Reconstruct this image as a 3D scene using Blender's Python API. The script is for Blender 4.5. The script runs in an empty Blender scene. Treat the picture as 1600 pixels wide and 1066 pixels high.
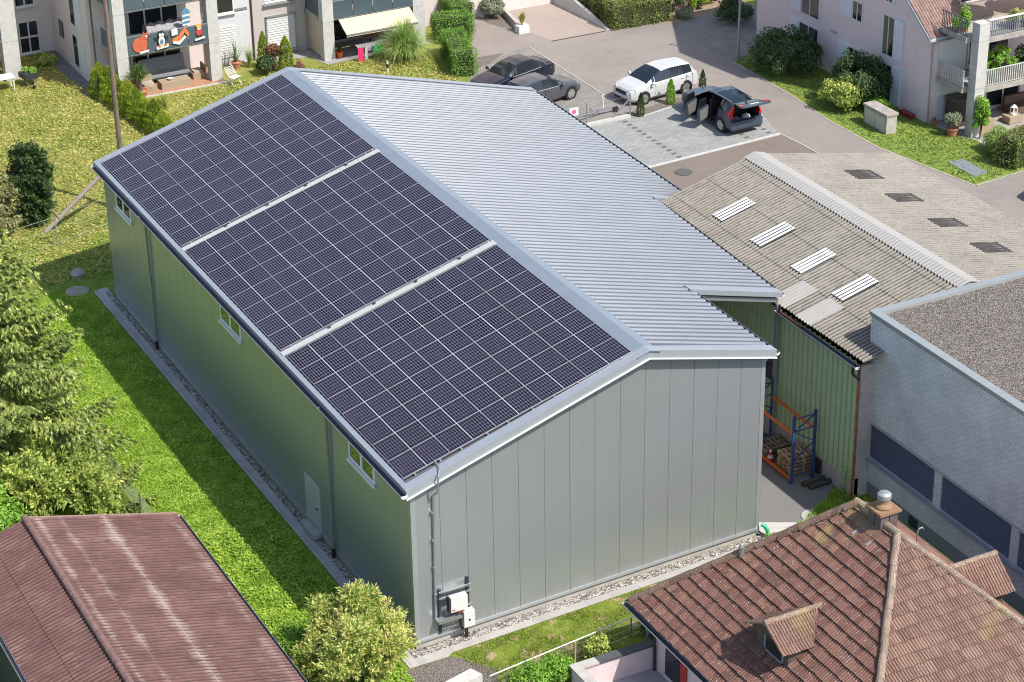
import bpy, math, random
import numpy as np
from mathutils import Vector, Matrix
random.seed(7); NR = np.random.default_rng(7)
SC = bpy.context.scene; COL = SC.collection
R = math.radians

# ------------------------------------------------------------ object helpers
ORG = {}
def tag(o, label=None, cat=None, group=None, kind=None):
    if label: o['label'] = label
    if cat: o['category'] = cat
    if group: o['group'] = group
    if kind: o['kind'] = kind
    return o
def thing(name, label, cat, loc=(0, 0, 0), group=None):
    o = bpy.data.objects.new(name, None); COL.objects.link(o)
    o.location = loc; o.empty_display_size = .3; ORG[o.name] = Vector(loc)
    return tag(o, label, cat, group)
def place(o, loc, rz=0):
    o.location = loc; o.rotation_euler = (0, 0, rz); return o
def copy_tree(o, parent=None):
    c = o.copy(); COL.objects.link(c)
    if parent is not None: c.parent = parent
    for ch in o.children: copy_tree(ch, c)
    return c
def dup(o, loc, rz=0, label=None, group=None):
    c = copy_tree(o); place(c, loc, rz)
    if label: c['label'] = label
    if group: c['group'] = group
    return c

class MB:
    def __init__(s): s.v = []; s.f = []; s.m = []; s.mi = 0
    def add(s, vs, fs):
        b = len(s.v); s.v += [tuple(v) for v in vs]
        for f in fs: s.f.append([b + i for i in f]); s.m.append(s.mi)
        return s
    def poly(s, *p): return s.add(p, [list(range(len(p)))])
    def box(s, x0, x1, y0, y1, z0, z1):
        return s.ext([(x0, y0, z0), (x1, y0, z0), (x1, y1, z0), (x0, y1, z0)], (0, 0, z1 - z0))
    def ext(s, poly, vec):
        n = len(poly); vec = Vector(vec)
        a = [Vector(p) for p in poly]; b = [p + vec for p in a]
        nrm = sum(((a[i] - a[0]).cross(a[(i + 1) % n] - a[0]) for i in range(n)), Vector())
        if nrm.dot(vec) > 0: a.reverse(); b.reverse()
        return s.add(a + b, [list(range(n)), [2 * n - 1 - i for i in range(n)]] +
                     [[(i + 1) % n, i, n + i, n + (i + 1) % n] for i in range(n)])
    def prism(s, poly, z0, z1): return s.ext([(p[0], p[1], z0) for p in poly], (0, 0, z1 - z0))
    def obox(s, c, a, b, h):      # centre + three half axes
        c, a, b, h = map(Vector, (c, a, b, h))
        return s.ext([c - a - b - h, c + a - b - h, c + a + b - h, c - a + b - h], 2 * h)
    def bar(s, p, q, w, d=None, up=(0, 0, 1)):
        p, q = Vector(p), Vector(q); t = (q - p)
        if t.length < 1e-6: return s
        u = t.normalized(); sd = u.cross(Vector(up))
        if sd.length < 1e-3: sd = u.cross(Vector((1, 0, 0)))
        sd.normalize(); n = sd.cross(u)
        return s.obox((p + q) / 2, t / 2, sd * w / 2, n * (d or w) / 2)
    def tube(s, pts, r, n=8, caps=True):
        pts = [Vector(p) for p in pts]; k = len(pts)
        rs = r if isinstance(r, (list, tuple)) else [r] * k
        ring = []; prev = None
        for i, p in enumerate(pts):
            t = (pts[min(i + 1, k - 1)] - pts[max(i - 1, 0)]).normalized()
            if prev is None:
                u = t.cross(Vector((0, 0, 1)))
                if u.length < .05: u = t.cross(Vector((1, 0, 0)))
            else: u = prev - t * prev.dot(t)
            u.normalize(); prev = u; w = t.cross(u)
            ring += [p + (u * math.cos(2 * math.pi * j / n) + w * math.sin(2 * math.pi * j / n)) * rs[i] for j in range(n)]
        fs = [[i * n + j, (i + 1) * n + j, (i + 1) * n + (j + 1) % n, i * n + (j + 1) % n] for i in range(k - 1) for j in range(n)]
        if caps: fs += [list(range(n)), [(k - 1) * n + n - 1 - j for j in range(n)]]
        return s.add(ring, fs)
    def lathe(s, prof, c, n=16, ax='z'):
        c = Vector(c); vs = []
        for r_, h in prof:
            for j in range(n):
                a = 2 * math.pi * j / n
                d = (r_ * math.cos(a), r_ * math.sin(a), h) if ax == 'z' else ((r_ * math.cos(a), h, r_ * math.sin(a)) if ax == 'y' else (h, r_ * math.cos(a), r_ * math.sin(a)))
                vs.append(c + Vector(d))
        k = len(prof)
        fs = [[i * n + j, i * n + (j + 1) % n, (i + 1) * n + (j + 1) % n, (i + 1) * n + j] for i in range(k - 1) for j in range(n)]
        fs += [list(range(n))[::-1], [(k - 1) * n + j for j in range(n)]]
        return s.add(vs, fs)
    def grid(s, rows):            # rows of equal length points
        n = len(rows[0]); vs = [p for r_ in rows for p in r_]
        return s.add(vs, [[i * n + j, i * n + j + 1, (i + 1) * n + j + 1, (i + 1) * n + j] for i in range(len(rows) - 1) for j in range(n - 1)])
    def build(s, name, mats, parent=None, at=None, smooth=False):
        me = bpy.data.meshes.new(name)
        o0 = ORG[parent.name] if parent is not None else Vector(at or (0, 0, 0))
        me.from_pydata([(v[0] - o0[0], v[1] - o0[1], v[2] - o0[2]) for v in s.v], [], s.f)
        mats = mats if isinstance(mats, (list, tuple)) else [mats]
        for m in mats: me.materials.append(m)
        if len(mats) > 1: me.polygons.foreach_set('material_index', s.m)
        if smooth: me.polygons.foreach_set('use_smooth', [True] * len(me.polygons))
        me.update()
        o = bpy.data.objects.new(name, me); COL.objects.link(o)
        if parent is not None: o.parent = parent
        else: o.location = o0
        ORG[o.name] = o0
        if smooth:
            try: me.set_sharp_from_angle(angle=R(40))
            except Exception: pass
        return o
def structure(name, mb, m): return tag(mb.build(name, m), kind='structure')

# ------------------------------------------------------------ materials
def _n(nt, t, **k):
    n = nt.nodes.new(t)
    for a, b in k.items(): setattr(n, a, b)
    return n
def lk(nt, a, b): nt.links.new(a, b)
def newmat(name):
    m = bpy.data.materials.new(name); m.use_nodes = True
    nt = m.node_tree; b = nt.nodes['Principled BSDF']
    return m, nt, b
def ramp(nt, fac, stops):
    r_ = _n(nt, 'ShaderNodeValToRGB'); e = r_.color_ramp.elements
    while len(e) < len(stops): e.new(.5)
    for i, (p, c) in enumerate(stops): e[i].position = p; e[i].color = (*c[:3], 1)
    lk(nt, fac, r_.inputs['Fac']); return r_.outputs['Color']
def noise(nt, vec, scale, detail=4, rough=.55, dist=0):
    t = _n(nt, 'ShaderNodeTexNoise'); t.inputs['Scale'].default_value = scale
    t.inputs['Detail'].default_value = detail; t.inputs['Roughness'].default_value = rough; t.inputs['Distortion'].default_value = dist
    lk(nt, vec, t.inputs['Vector']); return t.outputs['Fac']
def mixc(nt, fac, a, b, mode='MIX'):
    x = _n(nt, 'ShaderNodeMix', data_type='RGBA', blend_type=mode)
    if hasattr(fac, 'is_linked'): lk(nt, fac, x.inputs[0])
    else: x.inputs[0].default_value = fac
    for i, c in ((6, a), (7, b)):
        if hasattr(c, 'is_linked'): lk(nt, c, x.inputs[i])
        else: x.inputs[i].default_value = (*c[:3], 1)
    return x.outputs[2]
def math_(nt, op, a, b=None, c=None):
    x = _n(nt, 'ShaderNodeMath', operation=op)
    for i, v in enumerate((a, b, c)):
        if v is None: continue
        if hasattr(v, 'is_linked'): lk(nt, v, x.inputs[i])
        else: x.inputs[i].default_value = v
    return x.outputs[0]
def pos(nt): return _n(nt, 'ShaderNodeNewGeometry').outputs['Position']
def objc(nt): return _n(nt, 'ShaderNodeTexCoord').outputs['Object']
def mapping(nt, vec, sc=(1, 1, 1), rot=(0, 0, 0)):
    m = _n(nt, 'ShaderNodeMapping'); m.inputs['Scale'].default_value = sc; m.inputs['Rotation'].default_value = rot
    lk(nt, vec, m.inputs['Vector']); return m.outputs['Vector']
def sep(nt, v):
    s_ = _n(nt, 'ShaderNodeSeparateXYZ'); lk(nt, v, s_.inputs[0]); return s_.outputs
def bump(nt, b, h, st=.4, d=.02):
    x = _n(nt, 'ShaderNodeBump'); x.inputs['Strength'].default_value = st; x.inputs['Distance'].default_value = d
    lk(nt, h, x.inputs['Height']); lk(nt, x.outputs['Normal'], b.inputs['Normal'])
def sc_(c, k): return tuple(min(1, x * k) for x in c)
def M(name, col, rough=.6, var=.12, scale=6., metal=0, spec=.5, bmp=0, bsc=60, island=0, coat=0, stretch=(1, 1, 1), detail=5):
    m, nt, b = newmat(name)
    b.inputs['Roughness'].default_value = rough; b.inputs['Metallic'].default_value = metal
    b.inputs['Specular IOR Level'].default_value = spec; b.inputs['Coat Weight'].default_value = coat
    p = pos(nt)
    if stretch != (1, 1, 1): p = mapping(nt, p, stretch)
    f = noise(nt, p, scale, detail)
    c = ramp(nt, f, [(.3, sc_(col, 1 - var)), (.7, sc_(col, 1 + var))])
    if island:
        g = _n(nt, 'ShaderNodeNewGeometry').outputs['Random Per Island']
        c = mixc(nt, 1, c, ramp(nt, g, [(0, (1 - island,) * 3), (1, (1 + island,) * 3)]), 'MULTIPLY')
    lk(nt, c, b.inputs['Base Color'])
    if bmp: bump(nt, b, noise(nt, p, bsc, 3), bmp, .02)
    return m
def leafmat(name, cols, trans=.25, rough=.55, nscale=.9):
    # several leaf hues, one per leaf, with slow drifts through the crown
    m, nt, b = newmat(name); b.inputs['Roughness'].default_value = rough; b.inputs['Specular IOR Level'].default_value = .35
    g = _n(nt, 'ShaderNodeNewGeometry').outputs['Random Per Island']
    f = math_(nt, 'ADD', math_(nt, 'MULTIPLY', g, .7), math_(nt, 'MULTIPLY', math_(nt, 'SUBTRACT', noise(nt, pos(nt), nscale, 2), .35), 1.1))
    k = len(cols); c = ramp(nt, f, [(i / (k - 1), cc) for i, cc in enumerate(cols)])
    lk(nt, c, b.inputs['Base Color'])
    t = _n(nt, 'ShaderNodeBsdfTranslucent'); lk(nt, mixc(nt, 1, c, (1.15, 1.2, .6), 'MULTIPLY'), t.inputs['Color'])
    x = _n(nt, 'ShaderNodeMixShader'); x.inputs[0].default_value = trans
    lk(nt, b.outputs[0], x.inputs[1]); lk(nt, t.outputs[0], x.inputs[2])
    lk(nt, x.outputs[0], nt.nodes['Material Output'].inputs['Surface'])
    return m
def glassmat(name, col=(.02, .025, .03), rough=.04):
    m, nt, b = newmat(name); b.inputs['Base Color'].default_value = (*col, 1)
    b.inputs['Roughness'].default_value = rough; b.inputs['Specular IOR Level'].default_value = .9
    bump(nt, b, noise(nt, pos(nt), 1.2, 1), .04, .1)
    return m

# ------------------------------------------------------------ leaves
def quads_obj(name, P, A, B, mats, parent=None, at=(0, 0, 0), midx=None, tri=False):
    """leaf-sized faces: centres P, half axes A (long) and B (wide); kite shaped with a fold"""
    n = len(P); o0 = np.array(ORG[parent.name] if parent is not None else at, float)
    P = np.asarray(P) - o0
    if tri:
        V = np.stack([P - B, P + B, P + 2 * A], 1).reshape(-1, 3); k = 3
    else:
        V = np.stack([P - A, P - A * .1 + B, P + A, P - A * .1 - B], 1).reshape(-1, 3); k = 4
    me = bpy.data.meshes.new(name)
    me.vertices.add(n * k); me.vertices.foreach_set('co', V.astype(np.float32).ravel())
    me.loops.add(n * k); me.loops.foreach_set('vertex_index', np.arange(n * k, dtype=np.int32))
    me.polygons.add(n); me.polygons.foreach_set('loop_start', np.arange(0, n * k, k, dtype=np.int32))
    mats = mats if isinstance(mats, (list, tuple)) else [mats]
    for m in mats: me.materials.append(m)
    if midx is not None: me.polygons.foreach_set('material_index', np.asarray(midx, np.int32))
    me.update(calc_edges=True); me.validate()
    o = bpy.data.objects.new(name, me); COL.objects.link(o)
    if parent is not None: o.parent = parent
    else: o.location = at
    ORG[o.name] = Vector(o0); return o
def unit(a): return a / np.maximum(np.linalg.norm(a, axis=-1, keepdims=True), 1e-9)
def leaf_axes(N, size, asp=.5, jit=.8, sv=.35):
    n = len(N); N = unit(N + NR.normal(0, jit, (n, 3)))
    t = unit(np.cross(N, unit(NR.normal(0, 1, (n, 3))))); b = np.cross(N, t)
    s = size * (1 + NR.uniform(-sv, sv, (n, 1)))
    return t * s / 2, b * s / 2 * asp
def clump_crown(c, rad, n, clumps, cr, lump=.75, seed=0, low=-.8):
    """points and outward directions of leaves gathered in clumps through an uneven ellipsoid"""
    g = np.random.default_rng(seed); c = np.array(c, float); rad = np.array(rad, float)
    d = unit(g.normal(0, 1, (clumps * 3, 3))); d = d[d[:, 2] > low][:clumps]
    rr = g.uniform(lump, 1.0, (len(d), 1)) ** .6 * g.uniform(.82, 1.1, (len(d), 1))
    cc = d * rr
    k = g.integers(0, len(d), n); e = unit(g.normal(0, 1, (n, 3))) * g.uniform(.25, 1, (n, 1)) ** .5
    sz = g.uniform(.6, 1.3, len(d))[k][:, None]
    P = cc[k] * rad + e * cr * sz
    N = unit(P / rad) + .6 * e + np.array([0, 0, .3])
    return P + c, unit(N)
CAMLOC = (-24.0297, -53.6129, 41.0236)
CAMANG = (0.475660, -0.473789, -0.016993)
CAMF = 78.8994
EXPO = 0.64
# ------------------------------------------------------------ palette
WHITE = M('white_paint', (.66, .66, .65), .45, .04)
LIGHTMETAL = M('light_coated_metal', (.39, .42, .455), .38, .04, 3, .35)
PANELWALL = None
GALV = M('galvanised_steel', (.36, .38, .40), .45, .15, 30, .6)
DARKMETAL = M('dark_metal', (.05, .055, .065), .45, .1, 8, .3)
GUTTERIN = M('gutter_dark', (.035, .035, .05), .5, .2, 5)
BLACK = M('black_plastic', (.015, .015, .017), .45, .1)
CONC = M('concrete', (.42, .40, .37), .85, .14, 3, bmp=.25, bsc=80)
CONCW = M('pale_concrete', (.50, .49, .47), .85, .1, 4, bmp=.2, bsc=70)
OLDCONC = M('old_concrete', (.36, .33, .30), .9, .25, 2.5, bmp=.3, bsc=50)
GLASS = glassmat('window_glass')
GLASSBLUE = glassmat('balcony_glass', (.07, .10, .125), .12)
WOODG = M('grey_wood', (.29, .25, .215), .85, .25, 12, stretch=(1, 1, .1))
WOODB = M('brown_wood', (.16, .10, .07), .8, .25, 10)
PALLETW = M('pallet_wood', (.42, .29, .17), .85, .25, 9, island=.3)
PALLETOLD = M('weathered_pallet_wood', (.22, .17, .13), .9, .25, 9, island=.3)
DECKW = M('deck_wood', (.40, .21, .13), .7, .2, 6, island=.15)
WICKER = M('wicker', (.36, .28, .19), .8, .25, 40, bmp=.5, bsc=120)
WICKERD = M('dark_wicker', (.07, .05, .04), .7, .25, 40, bmp=.5, bsc=120)
CUSHION = M('grey_cushion', (.26, .27, .28), .9, .1, 10)
TERRA = M('terracotta', (.46, .19, .10), .75, .15, 8)
RED = M('red_plastic', (.45, .03, .02), .4, .05)
ORANGE = M('orange_steel', (.75, .16, .03), .45, .08)
BLUE = M('blue_steel', (.03, .07, .20), .4, .08)
COPPER = M('copper_pipe', (.42, .16, .08), .45, .25, 6, .5)
GREENP = M('green_plastic', (.02, .42, .22), .4, .05)
CREAM = M('cream_fabric', (.55, .47, .36), .8, .04)
BARK = M('bark', (.13, .10, .075), .95, .3, 14, bmp=.6, bsc=30)
STUCCO = M('lilac_stucco', (.66, .58, .56), .9, .05, 2.5, bmp=.08, bsc=120)
STUCCOB = M('mauve_stucco', (.76, .62, .62), .9, .05, 2.5, bmp=.08, bsc=120)
STUCCOW = M('white_stucco', (.68, .68, .70), .9, .04, 3, bmp=.08, bsc=120)
STUCCOP = M('pink_stucco', (.66, .54, .55), .9, .07, 2.5, bmp=.1, bsc=90)
TEAL = M('teal_roof_cover', (.1, .3, .33), .6)

def panel_material():
    m, nt, b = newmat('sandwich_panel_grey')
    s_ = sep(nt, pos(nt))
    st = noise(nt, mapping(nt, pos(nt), (2.2, 2.2, .05)), 3.0, 3)
    c = ramp(nt, st, [(.3, (.352, .372, .39)), (.7, (.368, .388, .405))])
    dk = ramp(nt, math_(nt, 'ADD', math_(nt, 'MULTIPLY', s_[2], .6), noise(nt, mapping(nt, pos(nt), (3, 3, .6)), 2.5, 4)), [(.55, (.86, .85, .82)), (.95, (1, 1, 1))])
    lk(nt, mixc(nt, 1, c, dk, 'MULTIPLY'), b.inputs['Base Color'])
    b.inputs['Metallic'].default_value = .45; b.inputs['Roughness'].default_value = .30; b.inputs['Specular IOR Level'].default_value = .6
    bump(nt, b, noise(nt, mapping(nt, pos(nt), (1, 1, .12)), 1.1, 2), .05, .05)
    return m
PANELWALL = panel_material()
ROOFMETAL = M('roof_sheet', (.325, .335, .35), .36, .05, .8, .8)
FLASH = M('flashing_sheet', (.31, .355, .40), .42, .05, 1.5, .4)

def lawn_material():
    m, nt, b = newmat('lawn'); p = pos(nt); xyz = sep(nt, p)
    big = noise(nt, p, .35, 4, .6); mid = noise(nt, p, 2.2, 5, .65); fine = noise(nt, p, 14, 4, .75)
    lush = ramp(nt, math_(nt, 'ADD', math_(nt, 'MULTIPLY', mid, .5), math_(nt, 'MULTIPLY', fine, .5)),
                [(.30, (.07, .125, .018)), (.45, (.17, .26, .035)), (.58, (.29, .39, .065)), (.72, (.42, .48, .12))])
    dry = ramp(nt, math_(nt, 'ADD', math_(nt, 'MULTIPLY', big, .4), math_(nt, 'ADD', math_(nt, 'MULTIPLY', mid, .3), math_(nt, 'MULTIPLY', fine, .3))),
               [(.36, (.11, .17, .028)), (.45, (.215, .265, .052)), (.54, (.32, .315, .088)), (.63, (.46, .385, .15))])
    k = math_(nt, 'ADD', math_(nt, 'MULTIPLY', math_(nt, 'SUBTRACT', xyz[1], 33.), .12), math_(nt, 'MULTIPLY', math_(nt, 'SUBTRACT', big, .5), 1.2))
    kc = _n(nt, 'ShaderNodeClamp'); lk(nt, k, kc.inputs[0])
    lk(nt, mixc(nt, kc.outputs[0], lush, dry), b.inputs['Base Color'])
    b.inputs['Roughness'].default_value = .95; b.inputs['Specular IOR Level'].default_value = .15
    bump(nt, b, math_(nt, 'ADD', fine, noise(nt, p, 45, 2)), .8, .06)
    return m
def patchy_material():
    m, nt, b = newmat('patchy_lawn'); p = pos(nt)
    mid = noise(nt, p, 2.6, 4, .65); fine = noise(nt, p, 18, 4, .75); bare = noise(nt, mapping(nt, p, (1, 1.4, 1)), 1.25, 3, .6, .6)
    g = ramp(nt, math_(nt, 'ADD', math_(nt, 'MULTIPLY', mid, .5), math_(nt, 'MULTIPLY', fine, .5)),
             [(.34, (.07, .12, .015)), (.5, (.16, .22, .03)), (.68, (.29, .31, .07))])
    e = ramp(nt, fine, [(.3, (.30, .20, .12)), (.7, (.50, .36, .23))])
    f = ramp(nt, math_(nt, 'ADD', bare, math_(nt, 'MULTIPLY', math_(nt, 'SUBTRACT', fine, .5), .22)), [(.585, (0,) * 3), (.635, (1,) * 3)])
    lk(nt, mixc(nt, f, g, e), b.inputs['Base Color']); b.inputs['Roughness'].default_value = .95; b.inputs['Specular IOR Level'].default_value = .15
    bump(nt, b, fine, .8, .06); return m
def asphalt_material(name, c, v=.15, stain=.12):
    m, nt, b = newmat(name); p = pos(nt)
    a = noise(nt, p, .28, 5, .6, .3); f_ = noise(nt, p, 90, 2); mid = noise(nt, p, 2.2, 5, .7)
    k = math_(nt, 'ADD', math_(nt, 'MULTIPLY', a, .5), math_(nt, 'ADD', math_(nt, 'MULTIPLY', mid, .3), math_(nt, 'MULTIPLY', f_, .2)))
    col = ramp(nt, k, [(.3, sc_(c, 1 - v - stain)), (.5, c), (.7, sc_(c, 1 + v))])
    lk(nt, col, b.inputs['Base Color']); b.inputs['Roughness'].default_value = .9; bump(nt, b, f_, .25, .01); return m
def gravel_material(name='gravel', cols=((.14, .13, .12), (.42, .39, .36), (.72, .68, .64)), sc=16):
    m, nt, b = newmat(name); p = pos(nt)
    v = _n(nt, 'ShaderNodeTexVoronoi'); v.inputs['Scale'].default_value = sc; lk(nt, p, v.inputs['Vector'])
    h = _n(nt, 'ShaderNodeSeparateColor'); lk(nt, v.outputs['Color'], h.inputs[0])
    c = ramp(nt, h.outputs[0], [(0, cols[0]), (.45, cols[1]), (1, cols[2])])
    d = ramp(nt, v.outputs['Distance'], [(.25, (1,) * 3), (.75, (.35,) * 3)])
    lk(nt, mixc(nt, 1, c, d, 'MULTIPLY'), b.inputs['Base Color']); b.inputs['Roughness'].default_value = .85
    inv = math_(nt, 'SUBTRACT', 1., v.outputs['Distance']); bump(nt, b, inv, 1., .05); return m
def brick_material(name, c1, c2, mort, w, h, ms=.012, axis='yz', rough=.85, bm=.3, off=.5, rot=0, sm=.1):
    m, nt, b = newmat(name); x = sep(nt, pos(nt)); cmb = _n(nt, 'ShaderNodeCombineXYZ')
    ia = {'x': 0, 'y': 1, 'z': 2}; lk(nt, x[ia[axis[0]]], cmb.inputs[0]); lk(nt, x[ia[axis[1]]], cmb.inputs[1])
    v = cmb.outputs[0]
    if rot: v = mapping(nt, v, (1, 1, 1), (0, 0, rot))
    t = _n(nt, 'ShaderNodeTexBrick'); t.offset = off; t.inputs['Scale'].default_value = 1; t.inputs['Brick Width'].default_value = w
    t.inputs['Row Height'].default_value = h; t.inputs['Mortar Size'].default_value = ms; t.inputs['Mortar Smooth'].default_value = sm; t.inputs['Bias'].default_value = 0
    for k, c in (('Color1', c1), ('Color2', c2), ('Mortar', mort)): t.inputs[k].default_value = (*c, 1)
    lk(nt, v, t.inputs['Vector'])
    w_ = ramp(nt, noise(nt, pos(nt), 1.1, 4, .6), [(.3, (.86,) * 3), (.7, (1.1,) * 3)])
    lk(nt, mixc(nt, 1, t.outputs['Color'], w_, 'MULTIPLY'), b.inputs['Base Color']); b.inputs['Roughness'].default_value = rough
    if bm: bump(nt, b, math_(nt, 'SUBTRACT', 1., t.outputs['Fac']), bm, .01)
    return m
LAWN = lawn_material(); PATCHY = patchy_material()
ASPH = asphalt_material('asphalt', (.258, .228, .208)); ASPHD = asphalt_material('dark_asphalt', (.19, .158, .135), .14, .14)
RAMPC = asphalt_material('ramp_concrete', (.33, .275, .245), .08, .06)
YARD = asphalt_material('yard_concrete_painted_shade', (.19, .185, .185), .08, .08)  # darker than the bare concrete: shade over the yard is put into the colour
GRAVEL = gravel_material('gravel', ((.16, .14, .13), (.46, .41, .38), (.78, .72, .68)), 15)
GRAVELP = gravel_material('pink_gravel', ((.24, .195, .175), (.34, .285, .255), (.45, .39, .355)), 30)
ROOFGRAVEL = gravel_material('roof_gravel', ((.13, .105, .09), (.255, .215, .185), (.42, .37, .33)), 20)
SLAB = brick_material('slab_paving', (.46, .445, .43), (.41, .395, .385), (.28, .27, .26), 1.0, .5, .012, 'yx', .85, .15, 0)
SLABF = brick_material('slab_paving_front', (.40, .38, .355), (.36, .345, .325), (.30, .29, .28), 1.0, .9, .012, 'xy', .85, .15, 0)
PAVER = brick_material('paver_blocks', (.325, .33, .325), (.27, .275, .27), (.185, .19, .19), .40, .20, .012, 'xy', .85, .2, .5, R(2))
PAVERO = brick_material('old_pavers', (.27, .255, .23), (.225, .22, .20), (.15, .145, .13), .4, .25, .015, 'xy', .9, .2, .5, R(20))
OFFBRICK = brick_material('grey_brick', (.78, .765, .765), (.70, .69, .70), (.47, .47, .49), .30, .105, .014, 'yz', .7, .35)
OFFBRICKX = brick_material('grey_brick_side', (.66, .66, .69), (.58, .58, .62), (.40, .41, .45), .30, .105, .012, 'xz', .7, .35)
EARTH = M('garden_soil', (.30, .215, .15), .95, .25, 5, bmp=.5, bsc=30)

# ------------------------------------------------------------ ground
def sheet(name, pts, z, m): mb = MB(); mb.poly(*[(p[0], p[1], z) for p in pts]); return structure(name, mb, m)
sheet('ground', [(-400, -400), (400, -400), (400, 500), (-400, 500)], 0, LAWN)
sheet('road', [(19, 16), (20, 30), (23.3, 38), (24.2, 44.2), (26.0, 47.9), (28.3, 52), (28.0, 58.5), (29, 75), (60, 75), (46, 49.8), (43.5, 48.3), (41.6, 47.5), (38.2, 47.1), (38.0, 40.5),
               (37.6, 34.6), (37.25, 30.8), (37.3, 26.75), (38.4, 20.8), (41.3, 21.1), (90, 26), (90, -60), (19, -60), (19, -2), (29, -1), (29, 15)], .008, ASPH)
sheet('dark_asphalt_strip', [(19, 15.2), (19.2, 27.5), (26.6, 30.1), (34.2, 30.5), (34.35, 28.7), (35.2, 24), (30, 15.2)], .014, ASPHD)
sheet('parking_pavement', [(23, 36.2), (29.0, 36.15), (29.05, 35.95), (29.5, 35.9), (32.1, 36.5), (35.0, 36.6), (34.95, 33.3), (34.15, 30.7), (26.7, 30.2), (22.5, 30.0)], .016, PAVER)
sheet('planting_strip', [(29.3, 36.0), (32.1, 36.55), (35.0, 36.65), (35.0, 37.3), (32.1, 37.2), (29.2, 36.7)], .020, GRAVELP)
sheet('parking_court', [(24.2, 44.3), (25.4, 46.25), (27.8, 47.5), (29.5, 47.7), (29.45, 43), (29.4, 38.4), (27.4, 38.2), (23.4, 38.4)], .013, PAVERO)
sheet('gravel_corner', [(25.0, 45.9), (26.0, 47.7), (27.9, 47.55), (26.5, 46.5)], .018, GRAVELP)
sheet('court_paving', [(37.55, 40.4), (38.0, 47.0), (41.5, 47.45), (43.5, 48.2), (44.5, 44.0), (42.8, 42.9), (39.5, 40.9)], .016, PAVERO)
sheet('bed_soil', [(38.1, 47.1), (41.7, 47.6), (44, 49), (43, 52), (38, 52)], .012, EARTH)
sheet('lawn', [(37.75, 40.4), (39.4, 40.7), (41.2, 41.2), (41.2, 28.3), (42.0, 25.4), (41.6, 23.6), (42.3, 22.6), (46, 23.2), (60, 25), (60, 23.5), (41.3, 21.3), (38.6, 21.0), (37.5, 26.8), (37.5, 30.8), (37.85, 34.6)], .012, M('cut_lawn', (.20, .27, .05), .95, .35, 3, bmp=.8, bsc=30, detail=8))
kb = MB()
def strip(mb, pts, w, z0, z1):
    for a, b in zip(pts, pts[1:]):
        a, b = Vector((*a, 0)), Vector((*b, 0)); d = (b - a).normalized(); n = Vector((-d.y, d.x, 0)) * w / 2
        mb.ext([a - n + Vector((0, 0, z0)), b - n + Vector((0, 0, z0)), b + n + Vector((0, 0, z0)), a + n + Vector((0, 0, z0))], (0, 0, z1 - z0))
strip(kb, [(37.72, 40.3), (37.62, 34.6), (37.28, 30.8), (37.32, 26.8), (38.42, 20.9)], .10, 0, .025)
strip(kb, [(38.5, 20.9), (41.3, 21.18), (60, 23.4)], .09, 0, .025)
structure('kerb', kb, OLDCONC)
kb = MB(); strip(kb, [(22.9, 36.2), (29.0, 36.17)], .18, 0, .16); structure('white_kerb', kb, CONCW)
kb = MB(); strip(kb, [(22.4, 30.0), (26.7, 30.15), (34.2, 30.62)], .14, 0, .06); strip(kb, [(29.6, 35.95), (32.1, 36.5), (35.0, 36.62)], .10, 0, .03)
structure('kerb_edging', kb, CONCW)
kb = MB(); strip(kb, [(34.2, 30.6), (34.35, 28.7), (34.4, 27.5)], .08, 0, .04); strip(kb, [(29.4, 38.4), (29.45, 43.5), (29.5, 47.7)], .07, 0, .035)
structure('kerb_line', kb, CONC)
# marker blocks of the parking bays
mk = MB()
for i in range(12): mk.box(28.36 - .005 * i, 28.62 - .005 * i, 35.85 - .47 * i - .2, 35.85 - .47 * i, .017, .0215)
for i in range(4): mk.box(32.42, 32.68, 32.55 - .47 * i - .2, 32.55 - .47 * i, .017, .0215)
for i in range(3): mk.box(33.75 - .03 * i, 34.01 - .03 * i, 32.1 - .47 * i - .2, 32.1 - .47 * i, .017, .0215)
structure('bay_marking_pavers', mk, M('dark_pavers', (.12, .118, .112), .85, .15))
# apron round the hall
sheet('gravel_strip', [(-.26, 29.75), (-.02, 29.95), (-.02, .02), (13.3, .49), (13.3, .14), (-.15, -.38), (-.26, -.36)], .022, GRAVEL)
sheet('slab_path', [(-.66, 30.2), (-.02, 30.3), (-.02, 29.95), (-.26, 29.75), (-.26, -.36), (-.26, -.80), (-.60, -.80)], .024, SLAB)
sheet('slab_path_front', [(-.26, -.36), (-.15, -.38), (13.3, .14), (14.4, .15), (14.5, -.04), (11.8, -.24), (.95, -.66), (.70, -.82), (-.26, -.80)], .026, SLABF)
sheet('gravel_path', [(-.8, -.82), (.70, -.84), (.85, -.80), (1.7, -2.0), (1.2, -4.5), (-2.4, -4.5), (-1.6, -1.6)], .012, GRAVELP)
sheet('front_lawn', [(.95, -.68), (11.8, -.26), (14.5, -.06), (14.9, .3), (16.4, .65), (17.4, -.5), (17.4, -4), (8, -4.5), (1.6, -4.5), (1.8, -2.0)], .010, PATCHY)
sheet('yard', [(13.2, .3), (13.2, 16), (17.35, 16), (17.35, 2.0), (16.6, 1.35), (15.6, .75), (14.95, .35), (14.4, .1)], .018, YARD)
st = MB(); st.ext([(13.3, .35, .02), (14.5, .12, .02), (14.75, .42, .02), (13.3, 1.25, .02)], (0, 0, .07))
st.ext([(14.5, .12, .02), (15.0, .05, .02), (15.1, .55, .02), (14.75, .42, .02)], (0, 0, .035)); structure('steps', st, CONCW)
sheet('house_yard', [(1.2, -4.5), (17.9, -4.2), (17.9, -30), (-2, -30)], .012, asphalt_material('grey_paving', (.20, .20, .205), .08, .05))
sheet('terrace_paving', [(3.9, -4.2), (7.2, -3.5), (7.2, -12), (2, -12)], .022, asphalt_material('terrace_floor', (.36, .36, .37), .06, .04))
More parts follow.
